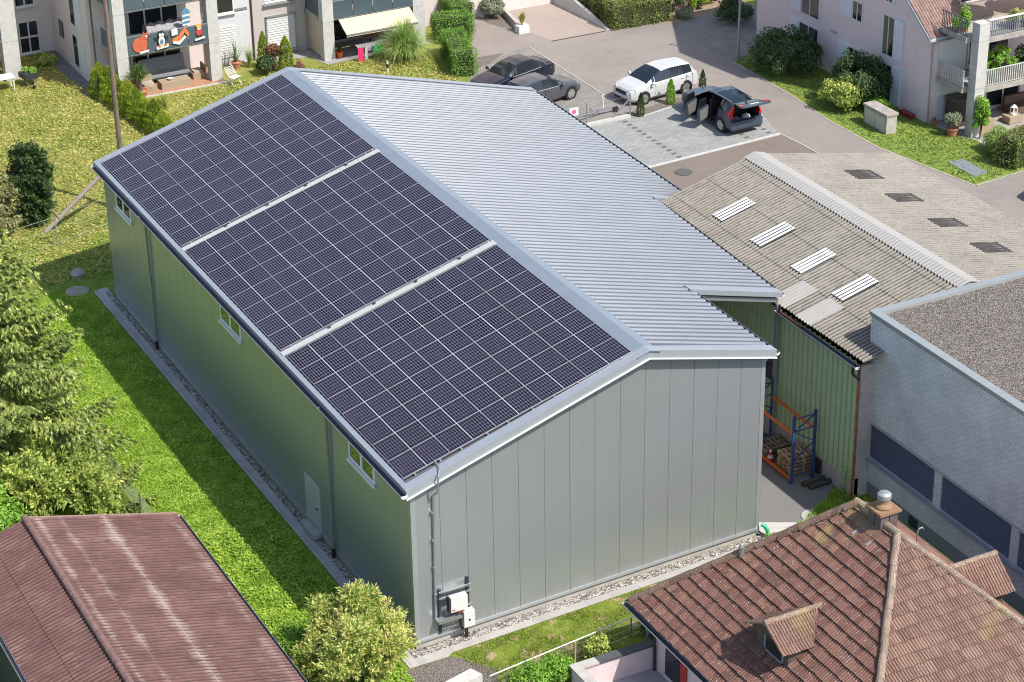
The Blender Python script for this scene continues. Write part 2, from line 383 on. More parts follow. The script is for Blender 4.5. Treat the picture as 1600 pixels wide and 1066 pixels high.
def disc(name, c, r, z, m, label, cat, kind=None):
    mb = MB(); mb.lathe([(r, 0), (r, .03), (r * .92, .035), (r * .3, .035)], (*c, z), 24); o = mb.build(name, m, at=(*c, z)); tag(o, label, cat); return o
disc('manhole_cover', (27.63, 28.85), .42, .012, M('cast_iron', (.10, .095, .09), .7, .2, 20), 'dark round iron manhole cover in the brown asphalt strip', 'manhole cover')
disc('manhole_cover', (15.55, .55), .48, .02, CONC, 'pale round concrete manhole cover in grass beside the tiled roof', 'manhole cover')
disc('manhole_cover', (-1.25, 30.5), .5, .02, OLDCONC, 'grey concrete manhole cover in shade at the far hall corner', 'manhole cover')
mb = MB(); mb.lathe([(.0, 0), (.28, 0), (.33, .16), (.2, .30), (.05, .33)], (-.75, 32.0, 0), 9); tag(mb.build('boulder', OLDCONC, at=(-.75, 32, 0)), 'pale boulder lying in the shade behind the hall corner', 'rock')
# ------------------------------------------------------------ storage hall
XR, ZR, SL, SRr = 8.446, 8.474, .2872, .2682         # ridge x, ridge z, left/right slopes
W_, L_, K_ = 13.144, 29.2, .035
zl = lambda x: ZR - (XR - x) * SL                     # left roof plane
zr = lambda x: ZR - (x - XR) * SRr
GJ = M('panel_joint', (.12, .13, .135), .6, .05)
TRIM = M('corner_trim', (.43, .46, .48), .35, .04, 3, .5)
WHITE2 = M('window_white', (.84, .84, .84), .4, .02)
hall = thing('storage_hall', 'large grey metal clad hall with solar panels on its left roof slope', 'hall', (6.5, 14.6, 0))
g = MB(); P = [(0, .3), (W_, .3), (W_, zr(W_) - .1), (XR, ZR - .12), (0, zl(0) - .1)]
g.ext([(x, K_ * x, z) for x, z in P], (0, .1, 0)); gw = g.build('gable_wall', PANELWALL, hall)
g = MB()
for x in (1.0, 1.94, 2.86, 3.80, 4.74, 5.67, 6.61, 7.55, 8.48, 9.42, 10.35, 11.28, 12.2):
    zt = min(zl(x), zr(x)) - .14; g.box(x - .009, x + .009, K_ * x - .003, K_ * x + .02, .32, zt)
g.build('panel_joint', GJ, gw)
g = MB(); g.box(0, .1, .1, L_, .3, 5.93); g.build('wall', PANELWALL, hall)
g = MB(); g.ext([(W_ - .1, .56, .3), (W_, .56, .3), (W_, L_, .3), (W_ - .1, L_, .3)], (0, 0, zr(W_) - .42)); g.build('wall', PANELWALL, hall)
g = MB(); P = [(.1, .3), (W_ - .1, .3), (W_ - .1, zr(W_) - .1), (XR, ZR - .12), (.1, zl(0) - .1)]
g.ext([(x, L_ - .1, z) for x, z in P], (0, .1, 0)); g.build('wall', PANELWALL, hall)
# faint vertical panel joints of the long wall
g = MB()
for i in range(1, 31): g.box(-.0025, .01, i * .945 - .004, i * .945 + .004, .33, 5.85)
g.build('panel_joint', M('soft_joint', (.30, .32, .325), .5, .05, metal=.3), hall)
# plinth, base flashing, corner trims
g = MB(); g.box(.03, .2, .06, L_ - .05, 0, .3); g.ext([(.2, .06, 0), (W_ - .05, .06 + K_ * W_, 0), (W_ - .05, .2 + K_ * W_, 0), (.2, .2, 0)], (0, 0, .3)); g.build('plinth', CONC, hall)
g = MB(); g.box(-.035, -.004, -.03, L_, .26, .36)
g.ext([(-.035, -.035, .26), (W_ + .02, K_ * W_ - .035, .26), (W_ + .02, K_ * W_ - .006, .26), (-.035, -.006, .26)], (0, 0, .10)); g.build('base_flashing', TRIM, hall)
g = MB(); g.box(-.012, -.003, -.012, .14, .36, 5.9); g.box(-.012, .16, -.014, -.002, .36, 5.9); g.build('corner_trim', TRIM, hall)
g = MB(); g.ext([(W_ - .14, K_ * W_ - .016, .36), (W_ + .012, K_ * W_ - .012, .36), (W_ + .012, K_ * W_ - .002, .36), (W_ - .14, K_ * W_ - .006, .36)], (0, 0, 6.72)); g.build('corner_trim', TRIM, hall)
# roof sheets with trapezoid ribs
PITCH = .335
def ribs(y0, y1):
    ys = []; k = math.floor(y0 / PITCH)
    while k * PITCH < y1:
        for o, h in ((0, 0), (.10, 0), (.14, .065), (.255, .065), (.295, 0)):
            y = k * PITCH + o
            if y0 < y < y1: ys.append((y, h))
        k += 1
    return [(y0, 0)] + ys + [(y1, 0)]
def slope_right(mb, y0, y1, xe, x0=8.78):
    rows = []
    for y, h in ribs(y0, y1): rows.append([(x0, y, zr(x0) + h), (xe(y), y, zr(xe(y)) + h)])
    mb.grid(rows)
    rows = [[(x0, y, zr(x0) - .12), (xe(y), y, zr(xe(y)) - .12)] for y in (y1, y0)]; mb.grid(rows)   # soffit
xe1 = lambda y: 13.36
xe2 = lambda y: 17.1 + (y - 5.49) * .068
xe3 = lambda y: 19.6 + (y - 16.45) * .0274
g = MB(); slope_right(g, .62, 5.38, xe1); slope_right(g, 5.385, 15.12, xe2); slope_right(g, 15.125, 29.3, xe3)
roof_r = g.build('roof', ROOFMETAL, hall)
g = MB(); rows = [[(-.2, y, zl(-.2) + h), (8.16, y, zl(8.16) + h)] for y, h in ribs(.05, 29.3)]; rows = [r_[::-1] for r_ in rows]; g.grid(rows)
g.grid([[(-.2, y, zl(-.2) - .12), (8.16, y, zl(8.16) - .12)] for y in (.05, 29.3)])
roof_l = g.build('roof', ROOFMETAL, hall)
g = MB(); g.ext([(-.23, -.2, zl(-.23) + .072), (-.075, -.2, zl(-.075) + .072), (-.075, 29.5, zl(-.075) + .072), (-.23, 29.5, zl(-.23) + .072)], (0, 0, .012)); g.ext([(-.235, -.2, zl(-.23) - .09), (-.225, -.2, zl(-.23) - .09), (-.225, 29.5, zl(-.23) - .09), (-.235, 29.5, zl(-.23) - .09)], (0, 0, .165)); g.build('eave_flashing', LIGHTMETAL, roof_l)
# ridge cap
g = MB()
A_ = [(8.0, zl(8.0) + .07), (8.446, ZR + .07), (8.80, zr(8.80) + .065)]
g.grid([[(x, -.05 + .295 * (0), z) for x, z in A_], [(x, 29.55, z) for x, z in A_]])
g.grid([[(8.0, y, zl(8.0) + z) for y in (-.05, 29.55)] for z in (.07, .005)]); g.grid([[(8.80, y, zr(8.80) + z) for y in (-.05, 29.55)] for z in (.005, .065)])
g.build('ridge_cap', FLASH, roof_r)
# verge flashings (front, back, notch): flat top 0.4 wide + fascia
def verge(mb, pts, wd, drop, sgn, k=K_, lip=.0):
    for (x0, z0, y0), (x1, z1, y1) in zip(pts, pts[1:]):
        top = [(x0, y0, z0 + .075), (x1, y1, z1 + .075), (x1, y1 + sgn * wd, z1 + .078), (x0, y0 + sgn * wd, z0 + .078)]
        mb.ext(top if sgn > 0 else top[::-1], (0, 0, -.028))
        mb.ext([(x0, y0, z0 + .047), (x1, y1, z1 + .047), (x1, y1 + sgn * .03, z1 + .047), (x0, y0 + sgn * .03, z0 + .047)], (0, 0, -drop))
g = MB(); verge(g, [(-.24, zl(-.24), -.27), (8.446, ZR, -.0), (13.42, zr(13.42), .2)], .38, .26, 1); vf = g.build('verge_flashing', LIGHTMETAL, hall)
g = MB(); verge(g, [(-.24, zl(-.24), 29.56), (8.446, ZR, 29.56), (20.0, zr(20.0), 29.56)], .36, .26, -1); g.build('verge_flashing', LIGHTMETAL, hall)
g = MB(); verge(g, [(13.3, zr(13.3), 5.36), (17.15, zr(17.15), 5.36)], .40, .16, 1); g.build('verge_flashing', LIGHTMETAL, hall)
g = MB(); verge(g, [(17.72, zr(17.72), 15.1), (19.62, zr(19.62), 15.1)], .2, .2, 1); g.build('verge_flashing', LIGHTMETAL, hall)
g = MB(); B1 = [(-.24, zl(-.24), -.30), (8.446, ZR, -.03), (13.42, zr(13.42), .17)]
for (x0, z0, y0), (x1, z1, y1) in zip(B1, B1[1:]):
    g.ext([(x0, y0 - .012, z0 - .205), (x1, y1 - .012, z1 - .205), (x1, y1 + .24, z1 - .205), (x0, y0 + .24, z0 - .205)], (0, 0, -.028))
g.build('verge_trim', M('bright_trim', (.80, .81, .82), .35, .02, metal=.2), hall)
# gutters: half round channels with pale lip and dark inside
def gutter(name, p0, p1, rad, parent, out=1):
    p0, p1 = Vector(p0), Vector(p1); d = (p1 - p0).normalized(); n = Vector((d.y, -d.x, 0)) * out
    prof = [(math.cos(a), math.sin(a)) for a in [math.pi + i * math.pi / 8 for i in range(9)]]
    oc = [n * (c * rad) + Vector((0, 0, s_ * rad)) for c, s_ in prof]; ic = [v * .93 for v in oc]
    g = MB(); g.grid([[p0 + v for v in oc], [p1 + v for v in oc]]); g.mi = 1
    g.grid([[p1 + v for v in ic], [p0 + v for v in ic]]); g.mi = 0
    for s_ in (0, -1): g.tube([p0 + oc[s_], p1 + oc[s_]], .014, 6)
    g.mi = 2
    for p in (p0, p1): g.ext([p + v for v in oc], d * (.012 if p is p1 else -.012))
    return g.build(name, [GALV, GUTTERIN, WHITE], parent)
gl_ = gutter('gutter', (-.31, -.27, 5.93), (-.31, 29.5, 5.93), .115, hall)
gutter('gutter', (13.46, .22, 7.08), (13.46, 5.3, 7.08), .09, hall)
gutter('gutter', (17.2, 5.45, 6.08), (17.86, 15.0, 5.9), .09, hall)
gutter('gutter', (19.67, 15.3, 5.44), (20.06, 29.4, 5.34), .09, hall)
g = MB(); g.box(-.205, -.19, -.2, 29.5, 5.86, 6.0); g.build('fascia', M('eave_fascia', (.44, .47, .5), .4, .04, metal=.3), hall)
g = MB(); g.box(-.19, -.002, -.2, 29.5, 5.86, 5.875); g.build('soffit', LIGHTMETAL, hall)
g = MB(); g.ext([(13.2, 5.46, zr(13.2) - .36), (17.0, 5.46, zr(17.0) - .36), (17.0, 5.58, zr(17.0) - .36), (13.2, 5.58, zr(13.2) - .36)], (0, 0, .16)); g.build('canopy_beam', GALV, hall); g = MB(); g.box(17.0, 17.12, 5.62, 15.0, 5.72, 5.88); g.build('canopy_beam', GALV, hall)
for q_ in (17.0, 13.4): g = MB(); g.box(q_, q_ + .12, 5.47, 5.59, .0, 5.72); g.build('canopy_post', GALV, hall)
# downpipes
for y in (23.85, 6.28):
    g = MB(); g.tube([(-.31, y, 5.84), (-.24, y, 5.66), (-.085, y, 5.42), (-.085, y, .35)], .05, 10); dp = g.build('downpipe', GALV, hall, smooth=True)
    g = MB(); g.tube([(-.085, y, .36), (-.085, y, .02)], .068, 10); g.build('downpipe_foot', BLACK, dp)
    for z in (1.2, 3.0, 4.8): g = MB(); g.lathe([(.056, 0), (.056, .04)], (-.085, y, z), 10); g.box(-.06, 0, y - .01, y + .01, z, z + .03); g.build('bracket', GALV, dp)
g = MB(); g.tube([(13.46, .6, 7.0), (13.3, .6, 6.75), (13.22, .6, 6.6), (13.22, .6, .5)], .045, 8); g.build('downpipe', GALV, hall)
g = MB(); g.tube([(13.2, .38, .50), (13.28, .30, .46), (13.36, .22, .30), (13.38, .2, .05)], .07, 10)
tag(g.build('drain_pipe', GREENP, at=(13.3, .3, 0), smooth=True), 'short green plastic drain elbow at the hall right front corner', 'pipe')
# windows in the long wall
for y0, y1 in ((2.62, 4.62), (14.02, 16.06), (25.82, 27.68)):
    z0, z1 = 4.72, 5.55
    g = MB(); fr = .11
    g.box(-.03, .02, y0, y1, z0, z0 + fr); g.box(-.03, .02, y0, y1, z1 - fr, z1)
    for y in (y0, y1 - fr): g.box(-.03, .02, y, y + fr, z0 + fr, z1 - fr)
    ym = (y0 + y1) / 2; g.box(-.034, .02, ym - .07, ym + .07, z0 + fr, z1 - fr)
    wn = g.build('window', WHITE2, hall)
    g = MB()
    for a, b in ((y0 + fr, ym - .07), (ym + .07, y1 - fr)): g.box(-.012, .0, a, b, z0 + fr, z1 - fr)
    g.build('pane', GLASS, wn)
    g = MB(); g.box(-.10, -.03, y0 - .04, y1 + .04, z0 - .09, z0 - .012); g.build('sill', WHITE2, wn)
g = MB(); g.box(-.015, .02, 7.5, 8.62, .30, 2.02); dr = g.build('door', M('door_green_grey', (.42, .46, .44), .45, .04), hall)
g = MB()
for a, b in ((7.44, 7.5), (8.62, 8.68)): g.box(-.03, .02, a, b, .26, 2.08)
g.box(-.03, .02, 7.5, 8.62, 2.02, 2.08); g.build('door_frame', M('door_frame_grey', (.50, .54, .53), .45, .04), dr)
g = MB(); g.bar((-.02, 7.62, 1.15), (-.07, 7.62, 1.15), .03); g.bar((-.07, 7.62, 1.15), (-.07, 7.76, 1.15), .025); g.build('handle', DARKMETAL, dr)
g = MB(); g.box(-.30, .0, 7.45, 8.68, .1, .24); g.build('door_step', CONC, hall)

# ------------------------------------------------------------ solar panels: 3 arrays of 5 x 8
def solar_material():
    m, nt, b = newmat('solar_cells'); x = sep(nt, objc(nt))
    LX, LY, e = 1.659, 1.149, .012         # module outline, local x up the slope, y along the ridge
    def lines(v, n, half, w):            # 1 on the thin lines between cells
        t = math_(nt, 'FRACT', math_(nt, 'MULTIPLY', v, n)); t = math_(nt, 'ABSOLUTE', math_(nt, 'SUBTRACT', t, .5))
        return math_(nt, 'GREATER_THAN', t, .5 - w * n / half / 2)
    h = LX / 2 - e - .012; ux = math_(nt, 'ABSOLUTE', x[0]); ux = math_(nt, 'DIVIDE', math_(nt, 'SUBTRACT', ux, .012), h)
    uy = math_(nt, 'DIVIDE', math_(nt, 'ADD', x[1], LY / 2 - e), LY - 2 * e)
    l1 = lines(ux, 9, h, .0095); l2 = lines(uy, 6, LY - 2 * e, .0115)
    mid = math_(nt, 'LESS_THAN', math_(nt, 'ABSOLUTE', x[0]), .0075)
    ln = math_(nt, 'MAXIMUM', l1, l2)
    inf = _n(nt, 'ShaderNodeObjectInfo').outputs['Random']
    cell = mixc(nt, 1, mixc(nt, noise(nt, pos(nt), 3, 2), (.010, .008, .018), (.019, .016, .034)), ramp(nt, inf, [(0, (.85,) * 3), (1, (1.2,) * 3)]), 'MULTIPLY')
    c = mixc(nt, ln, cell, (.25, .24, .29)); c = mixc(nt, mid, c, (.58, .58, .60))
    lk(nt, c, b.inputs['Base Color']); b.inputs['Roughness'].default_value = .16; b.inputs['Specular IOR Level'].default_value = .22
    return m
SOLAR = solar_material()
ALU = M('aluminium_frame', (.37, .37, .38), .4, .03, metal=.3)
slope = math.atan(SL); cs, sn = math.cos(slope), math.sin(slope)
g = MB(); g.box(-.818, .818, -.567, .567, -.012, .004); sp0 = g.build('solar_panel', SOLAR)
g = MB()
for s_ in (-1, 1):
    a, b = sorted((s_ * .818, s_ * .8295)); g.box(a, b, -.5745, .5745, -.03, .010)
    a, b = sorted((s_ * .567, s_ * .5745)); g.box(-.818, .818, a, b, -.03, .009)
g.build('frame', ALU, sp0)
ROWN = ['first', 'second', 'third', 'fourth', 'fifth', 'sixth', 'seventh', 'eighth']
COLN = ['bottom column at the eave', 'second column from the eave', 'middle column of the slope', 'second column from the ridge', 'top column at the ridge']
first = True
for a, (an, yb) in enumerate((('front', .33), ('middle', 10.08), ('rear', 19.765))):
    for i in range(5):
        for j in range(8):
            o = sp0 if first else copy_tree(sp0); first = False
            u = .81 + 1.669 * i * 1.0; y = yb + 1.155 * (j + .5)
            o.location = (-.02 + u * cs, y, zl(-.02 + u * cs) + .125 / cs); o.rotation_euler = (random.uniform(-.0018, .0018), -slope + random.uniform(-.0018, .0018), 0)
            tag(o, 'solar panel, %s array, %s, %s row from the front' % (an, COLN[i], ROWN[j]), 'solar panel', 'solar panels on the hall roof')
rl = MB()
def along(x, y, dz): return Vector((x, y, zl(x) + dz))
for yb in (.33, 10.08, 19.765):
    for u in (.35, 1.25, 2.0, 2.95, 3.7, 4.6, 5.4, 6.3, 7.05, 7.9):
        x = u * cs; rl.bar(along(x, yb - .09, .075), along(x, yb + 9.33, .075), .04, .045)
rls = rl.build('mounting_rail', ALU, at=(4, 14, 7)); tag(rls, 'aluminium mounting rails running under the solar panels of the hall roof', 'mounting rails')
for nm, y in (('front and middle', 9.86), ('middle and rear', 19.52)):
    g = MB(); g.ext([along(-.1, y - .13, .06), along(8.05, y - .13, .06), along(8.05, y + .13, .06), along(-.1, y + .13, .06)], (0, 0, .05)); 
    o = g.build('cable_duct', M('duct_white', (.55, .545, .535), .45, .05, metal=.2), at=along(4, y, .06)); tag(o, 'pale metal cable duct between the %s solar arrays' % nm, 'cable duct', 'cable ducts between the solar arrays')
    k = MB()
    for u in (1.7, 3.4, 5.0, 6.7): k.box(u - .05, u + .05, y + .02, y + .1, zl(u) + .105, zl(u) + .16)
    k.build('clip', DARKMETAL, o)
# ------------------------------------------------------------ conduit and inverter station on the gable
yw = lambda x: K_ * x
g = MB(); g.tube([(1.05, .42, 6.46), (.98, -.05, 6.44), (.90, -.22, 6.42), (.80, -.38, 6.34), (.79, -.36, 6.1)], .028, 8); g.tube([(.79, -.36, 6.12), (.79, -.3, 5.75), (.77, -.06, 5.55), (.72, -.05, 3.3), (.68, -.05, 1.0)], .034, 8)
for z in (1.9, 2.9, 3.9, 4.9): g.box(.66, .76, -.09, .03, z, z + .05)
tag(g.build('cable_conduit', GALV, at=(.7, 0, 1)), 'grey cable conduit running down the left end of the gable wall', 'conduit')
iv = thing('inverter_station', 'rack of white solar inverter boxes and trays on the gable wall', 'inverter', (1.35, 0, .4))
for x, z1 in ((.86, 2.05), (1.86, 2.2)): g = MB(); g.box(x - .035, x + .035, yw(x) - .09, yw(x) - .02, .42, z1); g.build('post', DARKMETAL, iv)
g = MB()
for z in (1.95, 1.72): g.box(.80, 1.93, -.14, -.085, z, z + .05)
for z in (1.22,): g.box(1.0, 1.93, -.14, -.085, z, z + .05)
g.box(.86, 1.5, -.14, -.085, .60, .65); g.build('rail', GALV, iv)
g = MB(); g.box(1.10, 1.68, -.36, -.15, 1.28, 1.80); bx = g.build('inverter_box', WHITE, iv)
g = MB(); g.box(1.04, 1.10, -.34, -.15, 1.26, 1.82); g.build('side_fins', DARKMETAL, bx)
g = MB(); g.box(1.14, 1.24, -.364, -.361, 1.33, 1.37); g.build('red_mark', RED, bx)
g = MB(); g.box(1.55, 1.93, -.34, -.12, .55, 1.13); g.mi = 1; g.lathe([(.03, -.02), (.03, 0)], (1.74, -.345, .82), 10, 'y'); b2 = g.build('switch_box', [WHITE, BLACK], iv)
g = MB(); g.box(.66, 1.48, -.34, -.06, .99, 1.04); g.box(.66, 1.48, -.355, -.34, .97, 1.08); g.build('cable_tray', GALV, iv)
g = MB(); g.box(1.36, 1.44, -.33, -.2, 1.16, 1.25); g.build('red_switch', RED, iv)
g = MB(); g.tube([(1.45, -.2, 1.2), (1.48, -.28, .95), (1.46, -.28, .55), (1.52, -.25, .45), (1.6, -.2, .58)], .02, 6); g.tube([(1.40, -.2, 1.1), (1.44, -.24, .7), (1.5, -.24, .5), (1.66, -.2, .55)], .018, 6)
g.tube([(1.76, -.12, .56), (1.75, -.12, .05)], .03, 6); g.tube([(1.68, -.12, .56), (1.69, -.14, .05)], .025, 6); g.build('cable', BLACK, iv)
# ------------------------------------------------------------ fibre cement shed
def fibre_material(name, base, moss, white):
    m, nt, b = newmat(name); p = pos(nt)
    a = noise(nt, p, .8, 5, .65); f_ = noise(nt, p, 9, 4, .75); sp = noise(nt, mapping(nt, p, (1, 2.2, 1)), 20, 3, .8)
    c = ramp(nt, math_(nt, 'ADD', math_(nt, 'MULTIPLY', a, .5), math_(nt, 'MULTIPLY', f_, .5)), [(.3, sc_(base, .68)), (.5, base), (.7, sc_(base, 1.22))])
    c = mixc(nt, ramp(nt, sp, [(.60, (0,) * 3), (.68, (1,) * 3)]), c, white); c = mixc(nt, ramp(nt, sp, [(.30, (1,) * 3), (.40, (0,) * 3)]), c, moss)
    vy = sep(nt, p)[1]; w_ = math_(nt, 'COSINE', math_(nt, 'MULTIPLY', vy, 2 * math.pi / .18))
    k = math_(nt, 'ADD', math_(nt, 'MULTIPLY', w_, -.34), noise(nt, mapping(nt, p, (.5, 2.5, 1)), 3.5, 5, .75))
    c = mixc(nt, ramp(nt, k, [(.52, (0,) * 3), (.82, (.95,) * 3)]), c, moss)
    lk(nt, c, b.inputs['Base Color']); b.inputs['Roughness'].default_value = .95; bump(nt, b, f_, .4, .02); return m
FIBRE = fibre_material('fibre_cement', (.25, .23, .20), (.055, .048, .04), (.47, .445, .40))
FIBNEW = M('new_fibre_cement', (.31, .305, .295), .85, .05)
def corr(mb, xs, zs, y0, y1, pitch=.18, amp=.036, step=0):
    """corrugated sheet: waves along y, straight runs between successive (x, z)"""
    n = max(2, int(round((y1 - y0) / pitch * 6)))
    for (x0, z0), (x1, z1) in zip(zip(xs, zs), list(zip(xs, zs))[1:]):
        rows = []
        for i in range(n + 1):
            y = y0 + (y1 - y0) * i / n; h = amp * math.cos(2 * math.pi * y / pitch)
            rows.append([(x0, y, z0 + h + step), (x1, y, z1 + h)])
        mb.grid(rows if x1 > x0 else [r_[::-1] for r_ in rows])
shed = thing('corrugated_shed', 'old shed with grey fibre cement roof and green corrugated walls', 'shed', (22, 8, 0))
RX, RZ, LS, RS = 22.22, 7.02, .2625, .2050
fl = lambda x: RZ - (RX - x) * LS; fr_ = lambda x: RZ - (x - RX) * RS
SKY = [(18.66, 11.72, 12.46), (18.66, 9.07, 9.83), (18.66, 6.42, 7.16), (18.66, 3.85, 4.58), (18.66, 1.42, 2.0)]
bx_ = [17.12, 18.46, 19.98, 21.45, RX]
g = MB()
for a, b in zip(bx_, bx_[1:]): corr(g, [b, a], [fl(b), fl(a) + .02], 1.37, 15.0)
corr(g, [17.95, 17.12], [fl(17.95), fl(17.12) + .012], .35, 1.37)
bx2 = [RX, 23.0, 24.9, 26.15, 27.6, 29.15]
for a, b in zip(bx2, bx2[1:]): corr(g, [a, b], [fr_(a), fr_(b) + .02], 1.37, 15.0)
rf = g.build('roof', FIBRE, shed)
g = MB()
n = 500; pr = [(21.76, fl(21.76) + .05), (22.0, fl(22.0) + .065), (RX, RZ + .075), (22.45, fr_(22.45) + .065), (22.72, fr_(22.72) + .05)]
g.grid([[(x, 1.37 + 13.65 * i / n, z + .024 * math.cos(2 * math.pi * (13.65 * i / n) / .18)) for x, z in pr] for i in range(n + 1)]); g.build('ridge_cap', FIBNEW, rf)
SKYW = M('skylight_plastic', (.84, .85, .86), .3, .03); SKYD = M('skylight_groove', (.06, .065, .07), .6)
for x0, y0, y1 in SKY:
    x1 = x0 + 1.52; g = MB()
    g.ext([(x0, y0, fl(x0) + .03), (x1, y0, fl(x1) + .03), (x1, y1, fl(x1) + .03), (x0, y1, fl(x0) + .03)], (0, 0, .008)); g.mi = 1
    for k in range(4):
        yc = y0 + (y1 - y0) * (k + .5) / 4
        g.ext([(x0, yc - .055, fl(x0) + .075), (x1, yc - .055, fl(x1) + .075), (x1, yc + .055, fl(x1) + .075), (x0, yc + .055, fl(x0) + .075)], (0, 0, .012))
    g.build('skylight', [SKYD, SKYW], shed)
for y0, y1 in ((5.15, 6.08), (3.55, 4.45)):
    g = MB(); corr(g, [18.5, 17.08], [fl(18.5) + .035, fl(17.08) + .05], y0, y1); g.build('patch_sheet', FIBNEW, shed)
for y0, y1 in ((12.0, 12.95), (9.4, 10.3), (6.75, 7.65), (4.1, 5.05)):
    x0 = 25.1; g = MB(); corr(g, [x0, x0 + 1.3], [fr_(x0) + .03, fr_(x0 + 1.3) + .03], y0, y1, .18, .02); g.build('skylight', M('old_skylight_sheet', (.055, .046, .038), .35, .5, 4), shed)
GREENW = M('green_sheet', (.50, .62, .36), .6, .06, 2, 0); 
def trap_wall(mb, x, y0, y1, z0, z1, pitch=.30, d=.085, sgn=-1):
    ys = []; k = 0; y = y0
    while y < y1:
        for o, h in ((0, 0), (.20, 0), (.215, 1), (.285, 1), (.30, 0)):
            if y + o < y1: ys.append((y + o, h))
        y += pitch
    rows = [[(x + sgn * h * d * -1, yy, z) for z in (z0, z1)] for yy, h in ys]; mb.grid(rows)
g = MB(); trap_wall(g, 17.3, .95, 15.0, .75, 5.35); g.build('green_wall', GREENW, shed)
g = MB(); g.box(17.34, 17.6, .95, 15, 0, .75); g.box(17.45, 29.0, .95, 1.1, 0, 5.2); g.box(28.9, 29.05, 1.1, 15, 0, 5.3); 
g.ext([(17.45, 14.9, 0), (28.9, 14.9, 0), (28.9, 14.9, 5.4), (RX, 14.9, 6.85), (17.45, 14.9, 5.5)], (0, .09, 0)); g.build('base_wall', M('pinkish_concrete', (.52, .46, .41), .9, .18, 2), shed)
g = MB(); g.box(17.24, 17.33, 2.75, 3.3, .1, .62); g.build('vent_grille', DARKMETAL, shed)
g = MB(); g.box(17.2, 17.29, 5.7, 15, 2.4, 3.6)
for k in range(5): g.box(17.16, 17.2, 5.7, 15, 2.45 + k * .24, 2.56 + k * .24)
g.build('dark_band', M('dark_cladding', (.075, .08, .085), .5), shed)
gutter('gutter', (17.0, .6, 5.46), (17.0, 5.5, 5.5), .1, shed)
g = MB(); g.bar((17.2, 5.6, 5.62), (17.0, 5.2, 5.56), .05, .06); g.bar((17.0, 5.3, 5.52), (17.02, 4.0, 5.5), .03, .05); g.build('copper_flashing', COPPER, shed)
g = MB(); g.tube([(17.0, .85, 5.4), (17.0, .83, 5.1), (17.12, .8, 4.98), (17.24, .8, 4.85)], .055, 8); g.build('gutter_elbow', BLACK, shed)
g = MB(); g.tube([(17.24, .8, 4.88), (17.24, .8, .05)], .045, 8); g.build('downpipe', COPPER, shed)
g = MB(); g.bar((29.2, 3.8, 5.62), (29.2, 3.35, 5.55), .1, .1); g.tube([(29.22, 4.05, 5.62), (29.22, 3.9, 5.62)], .1, 8); g.build('gutter_end', BLACK, shed)
g = MB(); corr(g, [27.7, 29.2], [fr_(27.7) + .09, fr_(29.2) + .1], 3.65, 3.95); g.build('lifted_sheet', M('grey_old_sheet', (.27, .27, .26), .7, .2), shed)

# ------------------------------------------------------------ office building with gravel roof
of = thing('office_building', 'grey brick office block with flat gravel roof and dark blinds', 'office building', (22, -5, 0))
OX, OY, OZ = 18.0, 1.3, 6.9
WB = [(1.00, -2.66), (-3.04, -6.66), (-7.02, -10.7), (-11.1, -14.7)]
g = MB(); z0, z1 = 1.50, 2.86
g.box(OX, OX + .25, -24, OY, .55, z0); g.box(OX, OX + .25, -24, OY, z1, OZ)
edges = [OY] + [v for w in WB for v in w] + [-24]
for a, b in zip(edges[0::2], edges[1::2]): g.box(OX, OX + .25, b, a, z0, z1)
g.build('brick_wall', OFFBRICK, of)
g = MB(); g.box(OX + .25, 40, OY - .25, OY, 0, OZ); g.build('brick_wall', OFFBRICKX, of)
g = MB(); g.box(OX + .02, OX + .25, -24, OY, 0, .55); g.build('base_wall', M('dark_base_render', (.27, .275, .28), .9, .08), of)
g = MB(); g.box(OX - .02, OX + .02, -1.95, -1.5, .08, .45); g.build('cellar_window', DARKMETAL, of)
g = MB()
g.box(OX - .06, OX + .26, -24, OY + .06, OZ, OZ + .14); g.box(OX + .26, 40, OY - .26, OY + .06, OZ, OZ + .14); g.build('parapet_coping', M('parapet_sheet', (.36, .385, .385), .4, .05, 2, .3), of)
g = MB(); g.box(OX + .25, 40, -24, OY - .25, OZ - .3, OZ + .03); g.build('gravel_roof', ROOFGRAVEL, of)
BLIND = M('blind_slat', (.15, .17, .23), .45, .08, 3, .2)
for ya, yb in WB:
    g = MB(); g.box(OX + .16, OX + .25, yb, ya, z0, z1); wd = g.build('window', GLASS, of)
    g = MB(); n = 24
    for k in range(n):
        z = z0 + .06 + (z1 - z0 - .1) * k / n; g.ext([(OX + .03, yb + .04, z), (OX + .09, yb + .04, z + .036), (OX + .09, ya - .04, z + .036), (OX + .03, ya - .04, z)], (0, 0, .008))
    g.build('blind', BLIND, wd)
    g = MB(); g.box(OX + .07, OX + .12, yb, yb + .035, z0, z1); g.box(OX + .07, OX + .12, ya - .035, ya, z0, z1); g.build('guide_rail', GALV, wd)
g = MB(); g.box(OX - .14, OX, -24, 1.12, z0 - .07, z0); g.build('sill', M('sill_grey', (.30, .33, .36), .6, .06), of)
g = MB(); g.box(OX - .05, OX, -24, 1.1, z1, z1 + .08); g.build('lintel', M('lintel_grey', (.42, .42, .40), .6), of)
g = MB(); g.box(OX - .012, OX - .002, -24, OY, OZ - .06, OZ); g.build('drip_edge', LIGHTMETAL, of)

